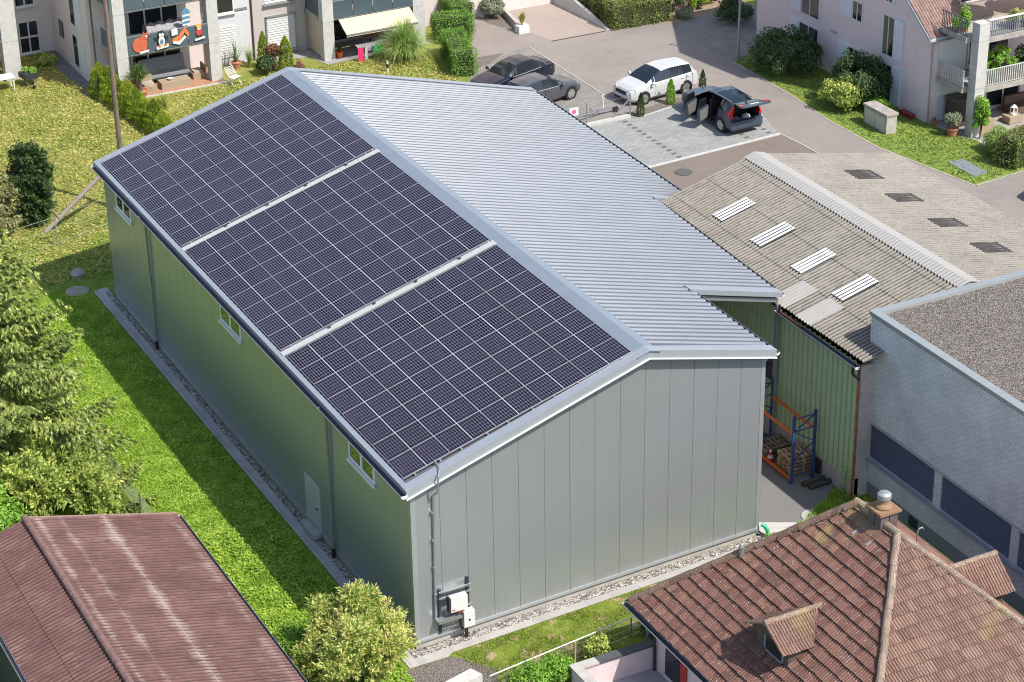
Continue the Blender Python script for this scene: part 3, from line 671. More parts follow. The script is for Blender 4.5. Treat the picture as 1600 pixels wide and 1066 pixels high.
# ------------------------------------------------------------ red corrugated shed
def red_material():
    m, nt, b = newmat('red_corrugated'); p = pos(nt); x = sep(nt, p)
    a = noise(nt, p, .9, 4, .6); f_ = noise(nt, mapping(nt, p, (.35, 3, 1)), 6, 5, .75)
    c = ramp(nt, math_(nt, 'ADD', math_(nt, 'MULTIPLY', a, .5), math_(nt, 'MULTIPLY', f_, .5)), [(.32, (.075, .034, .030)), (.5, (.135, .066, .058)), (.68, (.20, .112, .10))])
    def band(x0, w):                       # lichen along the sheet overlaps
        d = math_(nt, 'ABSOLUTE', math_(nt, 'SUBTRACT', x[0], x0)); return math_(nt, 'SUBTRACT', 1., math_(nt, 'DIVIDE', d, w))
    bd = math_(nt, 'MAXIMUM', band(-7.35, .34), math_(nt, 'MAXIMUM', math_(nt, 'MULTIPLY', band(-8.75, .22), .6), math_(nt, 'MAXIMUM', math_(nt, 'MULTIPLY', band(-9.5, .2), .8), math_(nt, 'MULTIPLY', band(-5.1, .3), .55))))
    k = math_(nt, 'ADD', math_(nt, 'MULTIPLY', math_(nt, 'MAXIMUM', bd, 0.), .24), math_(nt, 'MULTIPLY', math_(nt, 'ADD', noise(nt, mapping(nt, p, (.5, 5.5, 1)), 4, 5, .8), noise(nt, p, .8, 3)), .5))
    c = mixc(nt, ramp(nt, k, [(.56, (0,) * 3), (.80, (.85,) * 3)]), c, (.38, .31, .28))
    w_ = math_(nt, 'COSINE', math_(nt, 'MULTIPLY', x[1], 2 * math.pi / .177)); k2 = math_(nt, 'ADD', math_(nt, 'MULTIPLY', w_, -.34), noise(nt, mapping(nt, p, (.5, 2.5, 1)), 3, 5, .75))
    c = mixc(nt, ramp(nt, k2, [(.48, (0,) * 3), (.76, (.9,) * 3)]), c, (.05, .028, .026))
    lk(nt, c, b.inputs['Base Color']); b.inputs['Roughness'].default_value = .85; return m
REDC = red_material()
rs = thing('red_shed', 'low shed with weathered red corrugated roof in the lower left', 'shed', (-8.5, 2, 0))
ry0, ry1, rrx, rrz, rex, rez = -7, 8.0, -9.88, 3.52, -4.86, 2.19
g = MB(); q = lambda x: rrz + (x - rrx) * (rez - rrz) / (rex - rrx); q2 = lambda x: rrz - (rrx - x) * .30
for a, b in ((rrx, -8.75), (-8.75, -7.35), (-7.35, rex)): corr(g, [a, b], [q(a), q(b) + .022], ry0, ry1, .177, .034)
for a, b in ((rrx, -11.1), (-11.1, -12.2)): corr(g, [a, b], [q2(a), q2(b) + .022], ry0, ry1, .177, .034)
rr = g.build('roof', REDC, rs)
g = MB(); g.tube([(rrx, ry0, rrz + .05), (rrx, ry1 + .02, rrz + .05)], .12, 10); g.build('ridge_cap', M('ridge_red', (.19, .11, .10), .85, .3, 6), rr)
g = MB(); g.ext([(rrx, ry1 - .02, rrz + .02), (rex, ry1 - .02, rez + .02), (rex, ry1 + .06, rez + .02), (rrx, ry1 + .06, rrz + .02)], (0, 0, .05)); g.build('verge_board', M('verge_red', (.30, .19, .175), .8, .25, 8), rr)
g = MB(); g.box(-12.0, rex - .25, ry0, ry0 + .1, 0, 2.2); g.box(-12.0, rex - .25, ry1 - .3, ry1 - .2, 0, 2.2); g.box(rex - .35, rex - .25, ry0, ry1 - .2, 0, 2.15); g.build('wall', WOODB, rs)
g = MB(); g.box(-12.12, -12.0, ry0, ry1, 0, 2.7); g.build('dark_wall', M('dark_boards', (.03, .035, .04), .8, .2, 6), rs)
gutter('gutter', (rex + .05, ry0, rez - .03), (rex + .05, ry1, rez - .03), .06, rs)
gutter('gutter', (-12.27, ry1, 2.83), (-12.27, ry0, 2.83), .06, rs)
# ------------------------------------------------------------ tiled house
def tile_material(name, dark, mid, light, lich=.05):
    m, nt, b = newmat(name); p = pos(nt)
    g_ = _n(nt, 'ShaderNodeNewGeometry').outputs['Random Per Island']
    c = ramp(nt, math_(nt, 'ADD', math_(nt, 'MULTIPLY', g_, .42), math_(nt, 'MULTIPLY', noise(nt, p, 1.3, 4, .65), .65)), [(.12, dark), (.5, mid), (.88, light)])
    f_ = noise(nt, p, 5, 5, .8); sp = noise(nt, p, 26, 2, .6); y = noise(nt, p, .7, 2)
    c = mixc(nt, ramp(nt, f_, [(.52, (0,) * 3), (.72, (.45,) * 3)]), c, (.17, .135, .11))
    c = mixc(nt, ramp(nt, math_(nt, 'ADD', sp, math_(nt, 'MULTIPLY', f_, .3)), [(.83 - lich, (0,) * 3), (.90 - lich, (.75,) * 3)]), c, (.52, .48, .44))
    c = mixc(nt, ramp(nt, math_(nt, 'ADD', y, math_(nt, 'MULTIPLY', f_, .4)), [(.80, (0,) * 3), (.92, (.4,) * 3)]), c, (.36, .30, .12))
    lk(nt, c, b.inputs['Base Color']); b.inputs['Roughness'].default_value = .85; return m
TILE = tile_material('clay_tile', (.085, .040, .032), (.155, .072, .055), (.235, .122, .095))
TILEL = tile_material('clay_tile_painted_sun', (.145, .078, .058), (.22, .125, .095), (.31, .20, .155))  # lighter copy of the clay tile, sunlight on front face and dormers painted in
RIDGET = None
HIPT = None
RIDGET = tile_material('ridge_tile', (.10, .06, .045), (.16, .095, .07), (.23, .145, .11), .06)
HIPT = tile_material('hip_tile', (.15, .10, .075), (.22, .15, .11), (.30, .21, .16), .12)
def tile_face(mb, o, A, U, N, length, lim, course=.37, tw=.20, lift=.07):
    """rows of double-roll tiles. o: eave origin, A along the eave, U up the slope, lim(u) -> (a0, a1)"""
    o, A, U, N = Vector(o), Vector(A).normalized(), Vector(U).normalized(), Vector(N).normalized()
    n = int(math.ceil(length / course))
    prof = [(0, .0), (.08, .034), (.26, .048), (.42, .034), (.47, .004), (.53, .004), (.58, .034), (.74, .048), (.92, .034), (.96, .0), (1.0, .0)]
    for i in range(n):
        u0, u1 = i * course, min((i + 1) * course + .05, length); 
        l0, l1 = lim(i * course), lim(min(u1, length))
        lo, hi = min(l0[0], l1[0]), max(l0[1], l1[1]); k0 = math.floor(lo / tw); off = 0
        for k in range(k0, math.ceil(hi / tw) + 1):
            js = random.uniform(-.006, .006); ju = random.uniform(-.012, .012)
            up, dn, dr = [], [], []
            vis = False
            for f_, h in prof:
                a = (k + f_) * tw
                a0 = min(max(a, l0[0]), l0[1]); a1 = min(max(a, l1[0]), l1[1])
                if l0[0] < a < l0[1] or l1[0] < a < l1[1]: vis = True
                dn.append(o + A * a0 + U * (u0 + ju) + N * (h + lift + js)); up.append(o + A * a1 + U * u1 + N * (h + js + .004))
                dr.append(o + A * a0 + U * (u0 + ju + .02) + N * (h * .5 - .02))
            if vis: mb.grid([dr, dn, up])
def caps(mb, p, q, r=.12, seg=.36):
    p, q = Vector(p), Vector(q); d = (q - p); L = d.length; d.normalize(); n = int(L / seg)
    for i in range(n):
        a = p + d * (i * L / n); b = p + d * ((i + 1.12) * L / n); jz = Vector((random.uniform(-.012, .012), random.uniform(-.012, .012), random.uniform(-.01, .012)))
        mb.tube([a + jz + Vector((0, 0, .0)), b + jz + Vector((0, 0, .02))], [r * 1.06, r * .92], 10)
th = thing('tiled_house', 'house with hipped red clay tile roof, chimney and dormers in the lower right', 'house', (10, -10, 0))
hxl, hyb, hze, hxm, hzr, hyr0, hyr1, hxr, hyf = 5.55, -3.72, 2.2, 11.08, 6.2, -7.66, -9.62, 15.5, -16.0
# left face (looks to -x)
run = hxm - hxl; ls = math.hypot(run, hzr - hze); U = Vector((run, 0, hzr - hze)).normalized(); N = Vector((-(hzr - hze), 0, run)).normalized()
lim = lambda u: (hyf + (hyr1 - hyf) * u / ls, hyb + (hyr0 - hyb) * u / ls)
g = MB(); tile_face(g, (hxl, 0, hze), (0, 1, 0), U, N, ls, lim); rfh = g.build('roof', TILE, th)
g = MB(); run = hxr - hxm; ls2 = math.hypot(run, hzr - hze); U2 = Vector((-run, 0, hzr - hze)).normalized(); N2 = Vector((hzr - hze, 0, run)).normalized()
lim2 = lambda u: (hyf + (hyr1 - hyf) * u / ls2, hyb + (hyr0 - hyb) * u / ls2)
tile_face(g, (hxr, 0, hze), (0, 1, 0), U2, N2, ls2, lim2); g.build('roof', TILE, th)
g = MB(); run = hyr1 - hyf; ls3 = math.hypot(run, hzr - hze); U3 = Vector((0, run, hzr - hze)).normalized(); N3 = Vector((0, -(hzr - hze), run)).normalized()
lim3 = lambda u: (hxl + (hxm - hxl) * u / ls3, hxr + (hxm - hxr) * u / ls3)
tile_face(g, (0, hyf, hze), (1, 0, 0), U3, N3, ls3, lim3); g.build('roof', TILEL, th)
g = MB(); run = hyb - hyr0; ls4 = math.hypot(run, hzr - hze); U4 = Vector((0, -run, hzr - hze)).normalized(); N4 = Vector((0, hzr - hze, run)).normalized()
lim4 = lambda u: (hxl + (hxm - hxl) * u / ls4, hxr + (hxm - hxr) * u / ls4)
tile_face(g, (0, hyb, hze), (1, 0, 0), U4, N4, ls4, lim4); g.build('roof', TILE, th)
g = MB(); e = [(hxl, hyf), (hxr, hyf), (hxr, hyb), (hxl, hyb)]       # boarding under the tiles
r0, r1 = (hxm, hyr0, hzr - .03), (hxm, hyr1, hzr - .03); c = [(x, y, hze - .03) for x, y in e]
g.poly(c[0], c[1], r1); g.poly(c[1], c[2], r0, r1); g.poly(c[2], c[3], r0); g.poly(c[3], c[0], r1, r0); g.poly(*c[::-1]); g.build('roof_boarding', DARKMETAL, th)
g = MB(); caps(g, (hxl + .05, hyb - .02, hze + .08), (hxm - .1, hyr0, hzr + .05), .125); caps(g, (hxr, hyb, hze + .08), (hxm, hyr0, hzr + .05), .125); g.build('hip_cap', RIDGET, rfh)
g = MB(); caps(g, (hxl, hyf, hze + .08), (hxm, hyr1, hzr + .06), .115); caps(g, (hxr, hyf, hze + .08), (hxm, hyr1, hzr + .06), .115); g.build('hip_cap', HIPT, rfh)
g = MB(); caps(g, (hxm, hyr0 + .1, hzr + .05), (hxm, hyr0 - .8, hzr + .05), .12); caps(g, (hxm, hyr1 + .5, hzr + .05), (hxm, hyr1 - .05, hzr + .05), .12); g.build('ridge_cap', HIPT, rfh)
# walls, gutter
g = MB(); g.box(hxl + .55, hxr - .5, hyf + .6, hyb - .6, 0, hze - .04); g.build('wall', STUCCOP, th)
g = MB(); g.box(hxl + .52, hxl + .55, -6.0, -5.1, .2, 1.7); g.mi = 1; g.box(hxl + .50, hxl + .53, -6.35, -6.0, .15, 1.75); g.build('window', [GLASS, RED], th)
gutter('gutter', (hxl - .10, hyf, hze - .02), (hxl - .10, hyb + .1, hze - .02), .095, th)
gutter('gutter', (hxl, hyb + .10, hze - .02), (hxr, hyb + .10, hze - .02), .095, th)
gutter('gutter', (hxr + .10, hyb, hze - .02), (hxr + .10, hyf, hze - .02), .09, th)
g = MB(); g.tube([(hxl - .06, -4.5, 2.1), (hxl + .1, -4.5, 1.9), (hxl + .45, -4.55, 1.7), (hxl + .48, -4.55, .0)], .05, 8); g.build('downpipe', DARKMETAL, th)
# chimney on the ridge
SLATE = M('chimney_slate', (.125, .095, .10), .7, .2, 4)
CAPW = M('chimney_cap', (.27, .155, .09), .75, .25, 6)
cx, cy, cw, cd = 11.15, -8.80, .30, .30
g = MB(); g.box(cx - cw, cx + cw, cy - cd, cy + cd, 5.2, 6.62); ch = g.build('chimney', SLATE, th)
g = MB()
for s_ in (-1, 1):
    g.box(cx + s_ * .0 - .012, cx + s_ * .0 + .012, cy - cd - .006, cy - cd, 5.6, 6.62); g.box(cx - cw - .006, cx - cw, cy + s_ * .02 - .012, cy + s_ * .02 + .012, 5.6, 6.62)
g.build('cladding_seam', DARKMETAL, ch)
g = MB(); g.box(cx - cw - .08, cx + cw + .08, cy - cd - .08, cy + cd + .08, 6.62, 6.70); g.build('cap_slab', CAPW, ch)
g = MB(); g.lathe([(.25, 0), (.27, .04), (.25, .08), (.17, .16), (.16, .26)], (cx, cy, 6.70), 20); g.build('pot', CAPW, ch)
g = MB(); g.lathe([(.16, 0), (.16, .04), (.21, .05), (.21, .18), (.19, .20), (.13, .24), (.0, .26)], (cx, cy, 6.96), 20); g.build('cowl', M('cowl_steel', (.33, .34, .35), .55, .15, 8, .4), ch)
g = MB(); g.ext([(cx - cw - .42, cy - cd - .1, hzr + (cx - cw - .42 - hxm) * .724 + .09), (cx - cw, cy - cd - .1, hzr - (hxm - cx + cw) * .724 + .09), (cx - cw, cy + cd + .1, hzr - (hxm - cx + cw) * .724 + .09), (cx - cw - .42, cy + cd + .1, hzr + (cx - cw - .42 - hxm) * .724 + .09)], (0, 0, .02)); g.build('flashing', M('old_copper', (.20, .11, .075), .6, .2), ch)
g = MB()
for y in (cy - cd - .08, cy + cd + .02): g.ext([(cx - cw - .5, y, hzr + (cx - cw - .5 - hxm) * .724 + .1), (cx + .05, y, hzr - .02), (cx + .05, y + .07, hzr - .02), (cx - cw - .5, y + .07, hzr + (cx - cw - .5 - hxm) * .724 + .1)], (0, 0, .05))
g.build('flashing', LIGHTMETAL, ch)
# dormers
def dormer(fx, y0, y1, zb, ridge_y, rz, ex, back, sgn):
    """small gabled dormer; sgn -1 looks to -x"""
    dm = MB(); ov = .30 * sgn
    ze = zb + .62
    dm.ext([(fx, y0 + .06, zb - .1), (fx, y1 - .06, zb - .1), (fx, y1 - .06, ze + .05), (fx, ridge_y, rz - .08), (fx, y0 + .06, ze + .05)], (-sgn * 1.7, 0, 0))
    d = dm.build('dormer', M('dormer_boards', (.10, .075, .07), .8, .2, 6), th)
    for (ye, sy) in ((y0 - .1, 1), (y1 + .1, -1)):
        L = math.hypot(ridge_y - ye, rz - ze); A = Vector((-sgn, 0, 0)); Uu = Vector((0, ridge_y - ye, rz - ze)).normalized(); Nn = A.cross(Uu); 
        if Nn.z < 0: Nn = -Nn
        b0 = abs(ex[0]); 
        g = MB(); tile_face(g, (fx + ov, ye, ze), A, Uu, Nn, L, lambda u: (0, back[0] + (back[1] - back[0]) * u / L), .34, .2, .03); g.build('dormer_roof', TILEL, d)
    g = MB(); caps(g, (fx + ov, ridge_y, rz + .03), (fx - sgn * (back[1] - .1), ridge_y, rz + .03), .09, .33); g.build('ridge_cap', HIPT, d)
    g = MB(); ym = (y0 + y1) / 2; g.box(*sorted((fx + sgn * .025, fx + sgn * .005)), ym - .55, ym + .30, zb + .10, zb + .52); fr2 = g.build('window', GLASS, d)
    g = MB()
    for a, b, c_, d_ in ((ym - .60, ym - .55, zb + .05, zb + .56), (ym + .30, ym + .35, zb + .05, zb + .56), (ym - .60, ym + .35, zb + .05, zb + .10)): g.box(*sorted((fx + sgn * .045, fx + sgn * .002)), a, b, c_, d_)
    g.build('frame', M('frame_blue_grey', (.25, .29, .36), .5), fr2)
    g = MB(); g.ext([(fx + sgn * .22, y0 + .02, zb - .10), (fx, y0 + .02, zb + .05), (fx, y1 - .02, zb + .05), (fx + sgn * .22, y1 - .02, zb - .10)], (0, 0, .02)); g.build('apron', DARKMETAL, d)
dormer(7.0, -10.3, -8.55, 3.24, -9.42, 4.42, (1.0, 1), (1.05, 1.85), -1)
dormer(14.35, -10.75, -9.0, 3.2, -9.87, 4.6, (1, 1), (.8, 1.75), 1)
g = MB(); g.tube([(12.35, -8.95, 5.0), (12.35, -8.95, 5.55), (12.4, -8.95, 5.66), (12.52, -8.95, 5.66), (12.56, -8.95, 5.58)], .022, 6); g.build('vent_hook', GALV, th)
g = MB(); g.lathe([(.07, 0), (.07, .28), (.085, .29), (.085, .38), (.05, .46), (0, .5)], (8.25, -5.82, 4.2), 12); g.build('vent_pipe', GALV, th)
# terrace wall with dark coping, railing, low white wall
tw = thing('terrace_wall', 'pink rendered terrace wall with dark stone coping beside the tiled house', 'wall', (4.8, -4.3, 0))
g = MB(); g.box(3.28, 6.05, -4.42, -4.2, 0, .86); g.box(3.28, 3.5, -8, -4.42, 0, .86); g.build('wall', STUCCOP, tw)
g = MB(); g.box(4.1, 6.12, -4.48, -4.14, .86, .92); g.build('coping', M('dark_coping', (.07, .075, .085), .7, .2, 5), tw)
g = MB(); g.box(3.22, 4.1, -4.48, -4.14, .86, .92); g.box(3.22, 3.56, -8, -4.48, .86, .92); g.build('coping', CONC, tw)
tr = thing('terrace_railing', 'dark metal railing between terrace wall and tiled house', 'railing', (6.3, -4.4, 0))
g = MB()
for z in (.45, .75, 1.05): g.bar((6.1, -4.3, z), (6.9, -4.15, z + .02), .03)
g.build('rail', DARKMETAL, tr); g = MB(); g.bar((6.12, -4.32, 0), (6.12, -4.32, 1.05), .04); g.build('post', DARKMETAL, tr)
lw = MB(); lw.ext([(-2.2, -3.35, 0), (.60, -2.66, 0), (.78, -3.1, 0), (-2.0, -3.8, 0)], (0, 0, .78)); tag(lw.build('garden_wall', CONCW, at=(-.8, -3.2, 0)), 'pale concrete block wall beside the patchy lawn at the bottom edge', 'wall')
# ------------------------------------------------------------ apartment block with balconies (top left)
PANELGREY = M('grey_balcony_panel', (.085, .115, .14), .3, .06, 2)
LAMEL = M('roller_shutter', (.58, .58, .59), .5, .05)
def shutter(name, x0, x1, y, z0, z1, par, n=None):
    g = MB(); n = n or int((z1 - z0) / .13)
    for k in range(n):
        z = z0 + (z1 - z0) * k / n; h = (z1 - z0) / n
        g.ext([(x0, y - .03, z), (x1, y - .03, z), (x1, y - .012, z + h * .8), (x0, y - .012, z + h * .8)], (0, .02, 0))
    return g.build(name, LAMEL, par)
def win_y(x0, x1, y, z0, z1, par, mull=1, depth=.05, horiz=False, sill=True):
    """framed window in a wall that looks to -y"""
    fr = .07; g = MB(); g.box(x0, x1, y - .03, y + .02, z0, z0 + fr); g.box(x0, x1, y - .03, y + .02, z1 - fr, z1)
    g.box(x0, x0 + fr, y - .03, y + .02, z0 + fr, z1 - fr); g.box(x1 - fr, x1, y - .03, y + .02, z0 + fr, z1 - fr)
    for k in range(mull): xm = x0 + (x1 - x0) * (k + 1) / (mull + 1); g.box(xm - .04, xm + .04, y - .03, y + .02, z0 + fr, z1 - fr)
    if horiz: zm = z0 + (z1 - z0) * .5; g.box(x0 + fr, x1 - fr, y - .032, y + .02, zm - .05, zm + .05)
    w = g.build('window', WHITE, par); g = MB(); g.box(x0 + fr, x1 - fr, y - .005, y + .015, z0 + fr, z1 - fr); g.build('pane', GLASS, w)
    if sill: g = MB(); g.box(x0 - .06, x1 + .06, y - .14, y - .03, z0 - .06, z0 - .005); g.build('sill', WHITE, w)
    return w
ab = thing('apartment_block', 'grey lilac apartment block with concrete balconies behind the lawn', 'apartment building', (13, 55, 0))
g = MB(); g.box(7.1, 40, 53.55, 60.2, 0, 11); g.box(-8, 7.1, 60.2, 66, 0, 11)
g.build('wall', STUCCO, ab)
g = MB(); g.box(13.3, 15.75, 53.3, 53.55, 0, 2.75); g.box(13.3, 15.75, 53.3, 53.55, 3.0, 8); g.build('white_wall', M('pale_render', (.56, .57, .60), .9, .05), ab)
g = MB(); g.box(16.0, 18.95, 53.38, 53.55, 0, 8); g.build('warm_wall', M('warm_render', (.475, .43, .415), .9, .05), ab)
# pillars
for x0, x1, y0, y1 in ((7.75, 8.35, 51.2, 51.75), (12.7, 13.3, 51.2, 51.75), (19.05, 19.67, 51.15, 51.7), (24.3, 25.0, 51.15, 51.7), (3.4, 4.25, 56.7, 57.3)):
    g = MB(); g.box(x0, x1, y0, y1, 0, 2.12); g.box(x0, x1, y0, y1, 2.14, 4.44); g.box(x0, x1, y0, y1, 4.46, 11); g.box(x0 + .02, x1 - .02, y0 + .02, y1 - .02, 2.12, 4.46); g.build('pillar', CONCW, ab)
# balcony bays
def bay(x0, x1, yf, yb, glass, par, npan=4):
    for z in (2.14, 4.46):
        g = MB(); g.box(x0, x1, yf, yb, z, z + .2); sl_ = g.build('balcony_slab', CONC, par)
    for z, h in ((2.34, .9), (4.66, 1.0)):
        g = MB(); 
        for k in range(npan):
            a = x0 + (x1 - x0) * k / npan + .02; b = x0 + (x1 - x0) * (k + 1) / npan - .02; g.box(a, b, yf - .06, yf - .03, z - .08, z + h - .06)
        g.build('balcony_panel', glass, par)
        g = MB(); g.box(x0, x1, yf - .07, yf - .01, z + h - .06, z + h); g.box(x0, x1, yf - .05, yf + .02, z - .14, z - .10); g.build('handrail', GALV, par)
for xa, xb in ((7.6, 13.45), (18.9, 25.2)): g = MB(); g.box(xa, xb, 51.0, 53.55, 6.8, 7.0); g.box(xa, xb, 51.0, 53.55, 9.0, 9.2); g.box(xa, xb, 50.9, 53.55, 11, 11.25); g.build('bay_slab', CONC, ab); g = MB(); g.box(xa + .3, xb - .3, 53.2, 53.54, 4.7, 11); g.build('upper_wall', STUCCO, ab)
bay(8.35, 12.7, 51.3, 53.55, PANELGREY, ab); bay(19.67, 24.3, 51.25, 53.55, GLASSBLUE, ab)
g = MB(); g.box(-4, 3.4, 56.8, 60.2, 2.14, 2.34); g.box(-4, 3.4, 56.8, 60.2, 4.46, 4.66); g.build('balcony_slab', CONC, ab)
g = MB(); g.box(-4, 3.4, 56.75, 56.79, 2.3, 3.2); g.build('balcony_panel', PANELGREY, ab)
for z in (2.34, 4.66):
    g = MB(); g.box(7.70, 7.74, 51.75, 53.4, z, z + .9); g.build('balcony_panel', PANELGREY, ab); g = MB(); g.box(19.02, 19.06, 51.7, 53.4, z, z + .95); g.build('balcony_panel', GLASSBLUE if z > 4 else PANELGREY, ab)
    g = MB(); g.box(7.72, 8.35, 51.75, 53.55, z - .2, z); g.build('balcony_slab', CONC, ab); g = MB(); g.box(19.0, 19.67, 51.7, 53.55, z - .2, z); g.build('balcony_slab', CONC, ab)
# windows
for z in (.05, 2.4):
    win_y(9.2, 11.95, 53.5, z + .05, z + 2.0, ab, 2, sill=False)
    win_y(20.3, 23.6, 53.5, z + .05, z + 1.95, ab, 2, sill=False)
win_y(13.85, 14.95, 53.28, 2.95 - .1, 4.4, ab, 0)
shutter('roller_shutter', 13.9, 14.92, 53.28, .42, 2.2, ab)
w = shutter('roller_shutter', 16.75, 18.35, 53.37, .3, 2.15, ab); shutter('roller_shutter', 16.7, 18.3, 53.37, 2.95, 4.6, ab)
g = MB(); g.box(16.68, 16.75, 53.3, 53.38, .25, 2.2); g.box(18.35, 18.42, 53.3, 53.38, .25, 2.2); g.box(16.68, 18.42, 53.3, 53.38, 2.15, 2.25); g.box(16.6, 18.5, 53.2, 53.38, .2, .28); g.box(16.6, 18.4, 53.2, 53.38, 2.85, 2.93); g.build('window_frame', GALV, ab)
g = MB(); g.tube([(15.88, 53.25, 0), (15.88, 53.25, 8)], .05, 8); g.build('downpipe', DARKMETAL, ab)
win_y(5.2, 6.32, 60.18, .1, 1.9, ab, 1, horiz=True); win_y(5.15, 6.25, 60.18, 2.72, 4.2, ab, 1, horiz=True)
# wing wall at x = 7.1 looking to -x : tall white-framed windows
for z0, z1 in ((.32, 2.2), (2.62, 4.6)):
    g = MB(); g.box(7.06, 7.1, 54.62, 56.55, z0, z1); wn = g.build('window', M('white_panel', (.66, .69, .73), .5, .04), ab)
    g = MB(); g.box(7.04, 7.06, 55.7, 56.35, z0 + .12, z1 - .12); g.build('pane', GLASS, wn)
g = MB(); g.box(7.05, 7.1, 58.1, 58.8, 1.3, 2.2); g.build('window', GLASS, ab)
g = MB(); g.tube([(7.0, 52.4, 0), (7.0, 52.4, 8)], .05, 8); g.build('downpipe', DARKMETAL, ab)
# cream side blind of the right bay, awning
g = MB(); g.box(19.10, 19.13, 51.75, 53.35, .1, 2.1); g.build('side_blind', CREAM, ab)
aw = MB(); A0, A1 = Vector((19.95, 51.15, 2.16)), Vector((24.1, 51.15, 2.16)); B0, B1 = Vector((19.95, 50.15, 1.62)), Vector((24.1, 50.15, 1.62))
aw.ext([A0, A1, B1, B0], (0, 0, .025)); aw.ext([B0, B1, B1 + Vector((0, -.02, 0)), B0 + Vector((0, -.02, 0))], (0, 0, -.12)); awo = aw.build('awning', CREAM, ab)
g = MB(); g.bar(B0 + Vector((0, -.03, 0)), B1 + Vector((0, -.03, 0)), .06); g.bar((20.1, 51.2, 1.7), (20.1, 50.2, 1.6), .03); g.bar((23.9, 51.2, 1.7), (23.9, 50.2, 1.6), .03); g.build('awning_bar', GALV, awo)
# terraces
dk = MB()
for k in range(14): dk.box(8.0, 13.35, 50.95 + .18 * k, 51.11 + .18 * k, .01, .07)
structure('deck', dk, DECKW)
kb = MB(); kb.box(8.0, 13.4, 50.84, 50.94, 0, .06); structure('deck_edging', kb, CONCW)
sheet('terrace', [(19.0, 50.6), (25.2, 50.9), (25.2, 53.5), (16.2, 53.5), (16.2, 52.6), (18.6, 52.2)], .02, M('terrace_slabs', (.30, .29, .28), .9, .15, 3))
sheet('stone_edge', [(7.1, 51.9), (6.4, 52.6), (6.3, 59.9), (7.1, 60.1)], .012, M('dark_stone', (.16, .16, .17), .9, .35, 6))
# painted wooden figures on the balcony panel
def board(name, polys, label, y=51.205):
    g = MB(); mats = []
    for i, (col, pts) in enumerate(polys):
        g.mi = i; mats.append(col); g.ext([(x, y - .012 * i, z) for x, z in pts], (0, -.011, 0))
    o = g.build(name, mats, at=(polys[0][1][0][0], y, 2.3)); tag(o, label, 'painted figure', 'painted wooden figures on the balcony'); return o
def ell(cx, cz, a, b, n=14, rot=0): return [(cx + a * math.cos(t) * math.cos(rot) - b * math.sin(t) * math.sin(rot), cz + a * math.cos(t) * math.sin(rot) + b * math.sin(t) * math.cos(rot)) for t in [2 * math.pi * i / n for i in range(n)]]
FOR = M('paint_orange', (.70, .20, .06), .5, .05); FRU = M('paint_rust', (.56, .13, .07), .5, .05); FBK = M('paint_black', (.02, .02, .025), .5); FBL = M('paint_blue', (.10, .25, .38), .5); FRD = M('paint_red', (.55, .06, .06), .5); FYE = M('paint_yellow', (.75, .42, .08), .5)
board('squirrel_figure', [(FRU, ell(8.98, 2.72, .36, .40)), (FRU, ell(9.22, 2.80, .20, .44)), (FRU, ell(9.33, 3.14, .19, .16)), (FRU, [(9.2, 3.25), (9.24, 3.42), (9.31, 3.27)]), (FRU, [(9.36, 3.26), (9.44, 3.40), (9.46, 3.22)]), (WHITE, ell(9.37, 3.14, .05, .06)), (FBK, ell(9.49, 3.12, .03, .03)), (WHITE, [(8.95, 2.27), (9.45, 2.33), (9.45, 2.44), (8.95, 2.38)])], 'rust red wooden squirrel figure on the balcony panel')
board('penguin_figure', [(FBK, ell(10.17, 2.80, .24, .40)), (FBK, ell(10.17, 3.08, .20, .20)), (FBK, [(9.93, 2.9), (9.78, 3.02), (9.86, 2.78)]), (FBK, [(10.41, 2.9), (10.56, 3.04), (10.48, 2.78)]), (WHITE, ell(10.17, 2.74, .17, .28)), (WHITE, ell(10.10, 3.08, .07, .1)), (WHITE, ell(10.24, 3.08, .07, .1)), (FBL, ell(10.17, 2.72, .08, .13)), (WHITE, [(9.85, 2.33), (10.5, 2.40), (10.5, 2.58), (9.85, 2.51)]), (FOR, ell(10.02, 2.5, .1, .05)), (FOR, ell(10.33, 2.54, .1, .05))], 'black and white wooden penguin figure on the balcony panel')
board('diver_figure', [(FOR, ell(10.98, 2.66, .26, .16, rot=.4)), (FOR, ell(11.27, 2.92, .10, .34, rot=-.65)), (FOR, ell(11.52, 3.0, .09, .26, rot=.5)), (WHITE, [(10.75, 2.5), (11.1, 2.38), (11.5, 2.72), (11.42, 2.84), (11.1, 2.56), (10.8, 2.62)]), (WHITE, [(10.72, 2.9), (11.05, 2.95), (11.05, 3.3), (10.72, 3.25)])], 'orange and white leaping wooden figure on the balcony panel')
board('doll_figure', [(FBK, ell(12.22, 2.66, .13, .2)), (FRD, ell(12.22, 2.86, .17, .19)), (M('paint_skin', (.72, .48, .36), .6), ell(12.22, 3.09, .13, .12)), (FYE, ell(12.21, 3.2, .15, .09)), (WHITE, [(11.95, 2.42), (12.5, 2.5), (12.5, 2.62), (11.95, 2.54)])], 'small yellow haired wooden doll figure on the balcony panel')
board('lighthouse_figure', [(WHITE, [(11.42, 3.25), (11.85, 3.28), (11.83, 4.0), (11.45, 3.98)]), (FBL, [(11.43, 3.35), (11.84, 3.38), (11.84, 3.5), (11.43, 3.47)]), (FBL, [(11.44, 3.6), (11.84, 3.63), (11.83, 3.76), (11.44, 3.73)]), (FBL, [(11.36, 3.88), (11.9, 3.9), (11.78, 4.12), (11.62, 4.2), (11.46, 4.1)])], 'blue and white striped wooden tower figure above the balcony rail', 51.40)
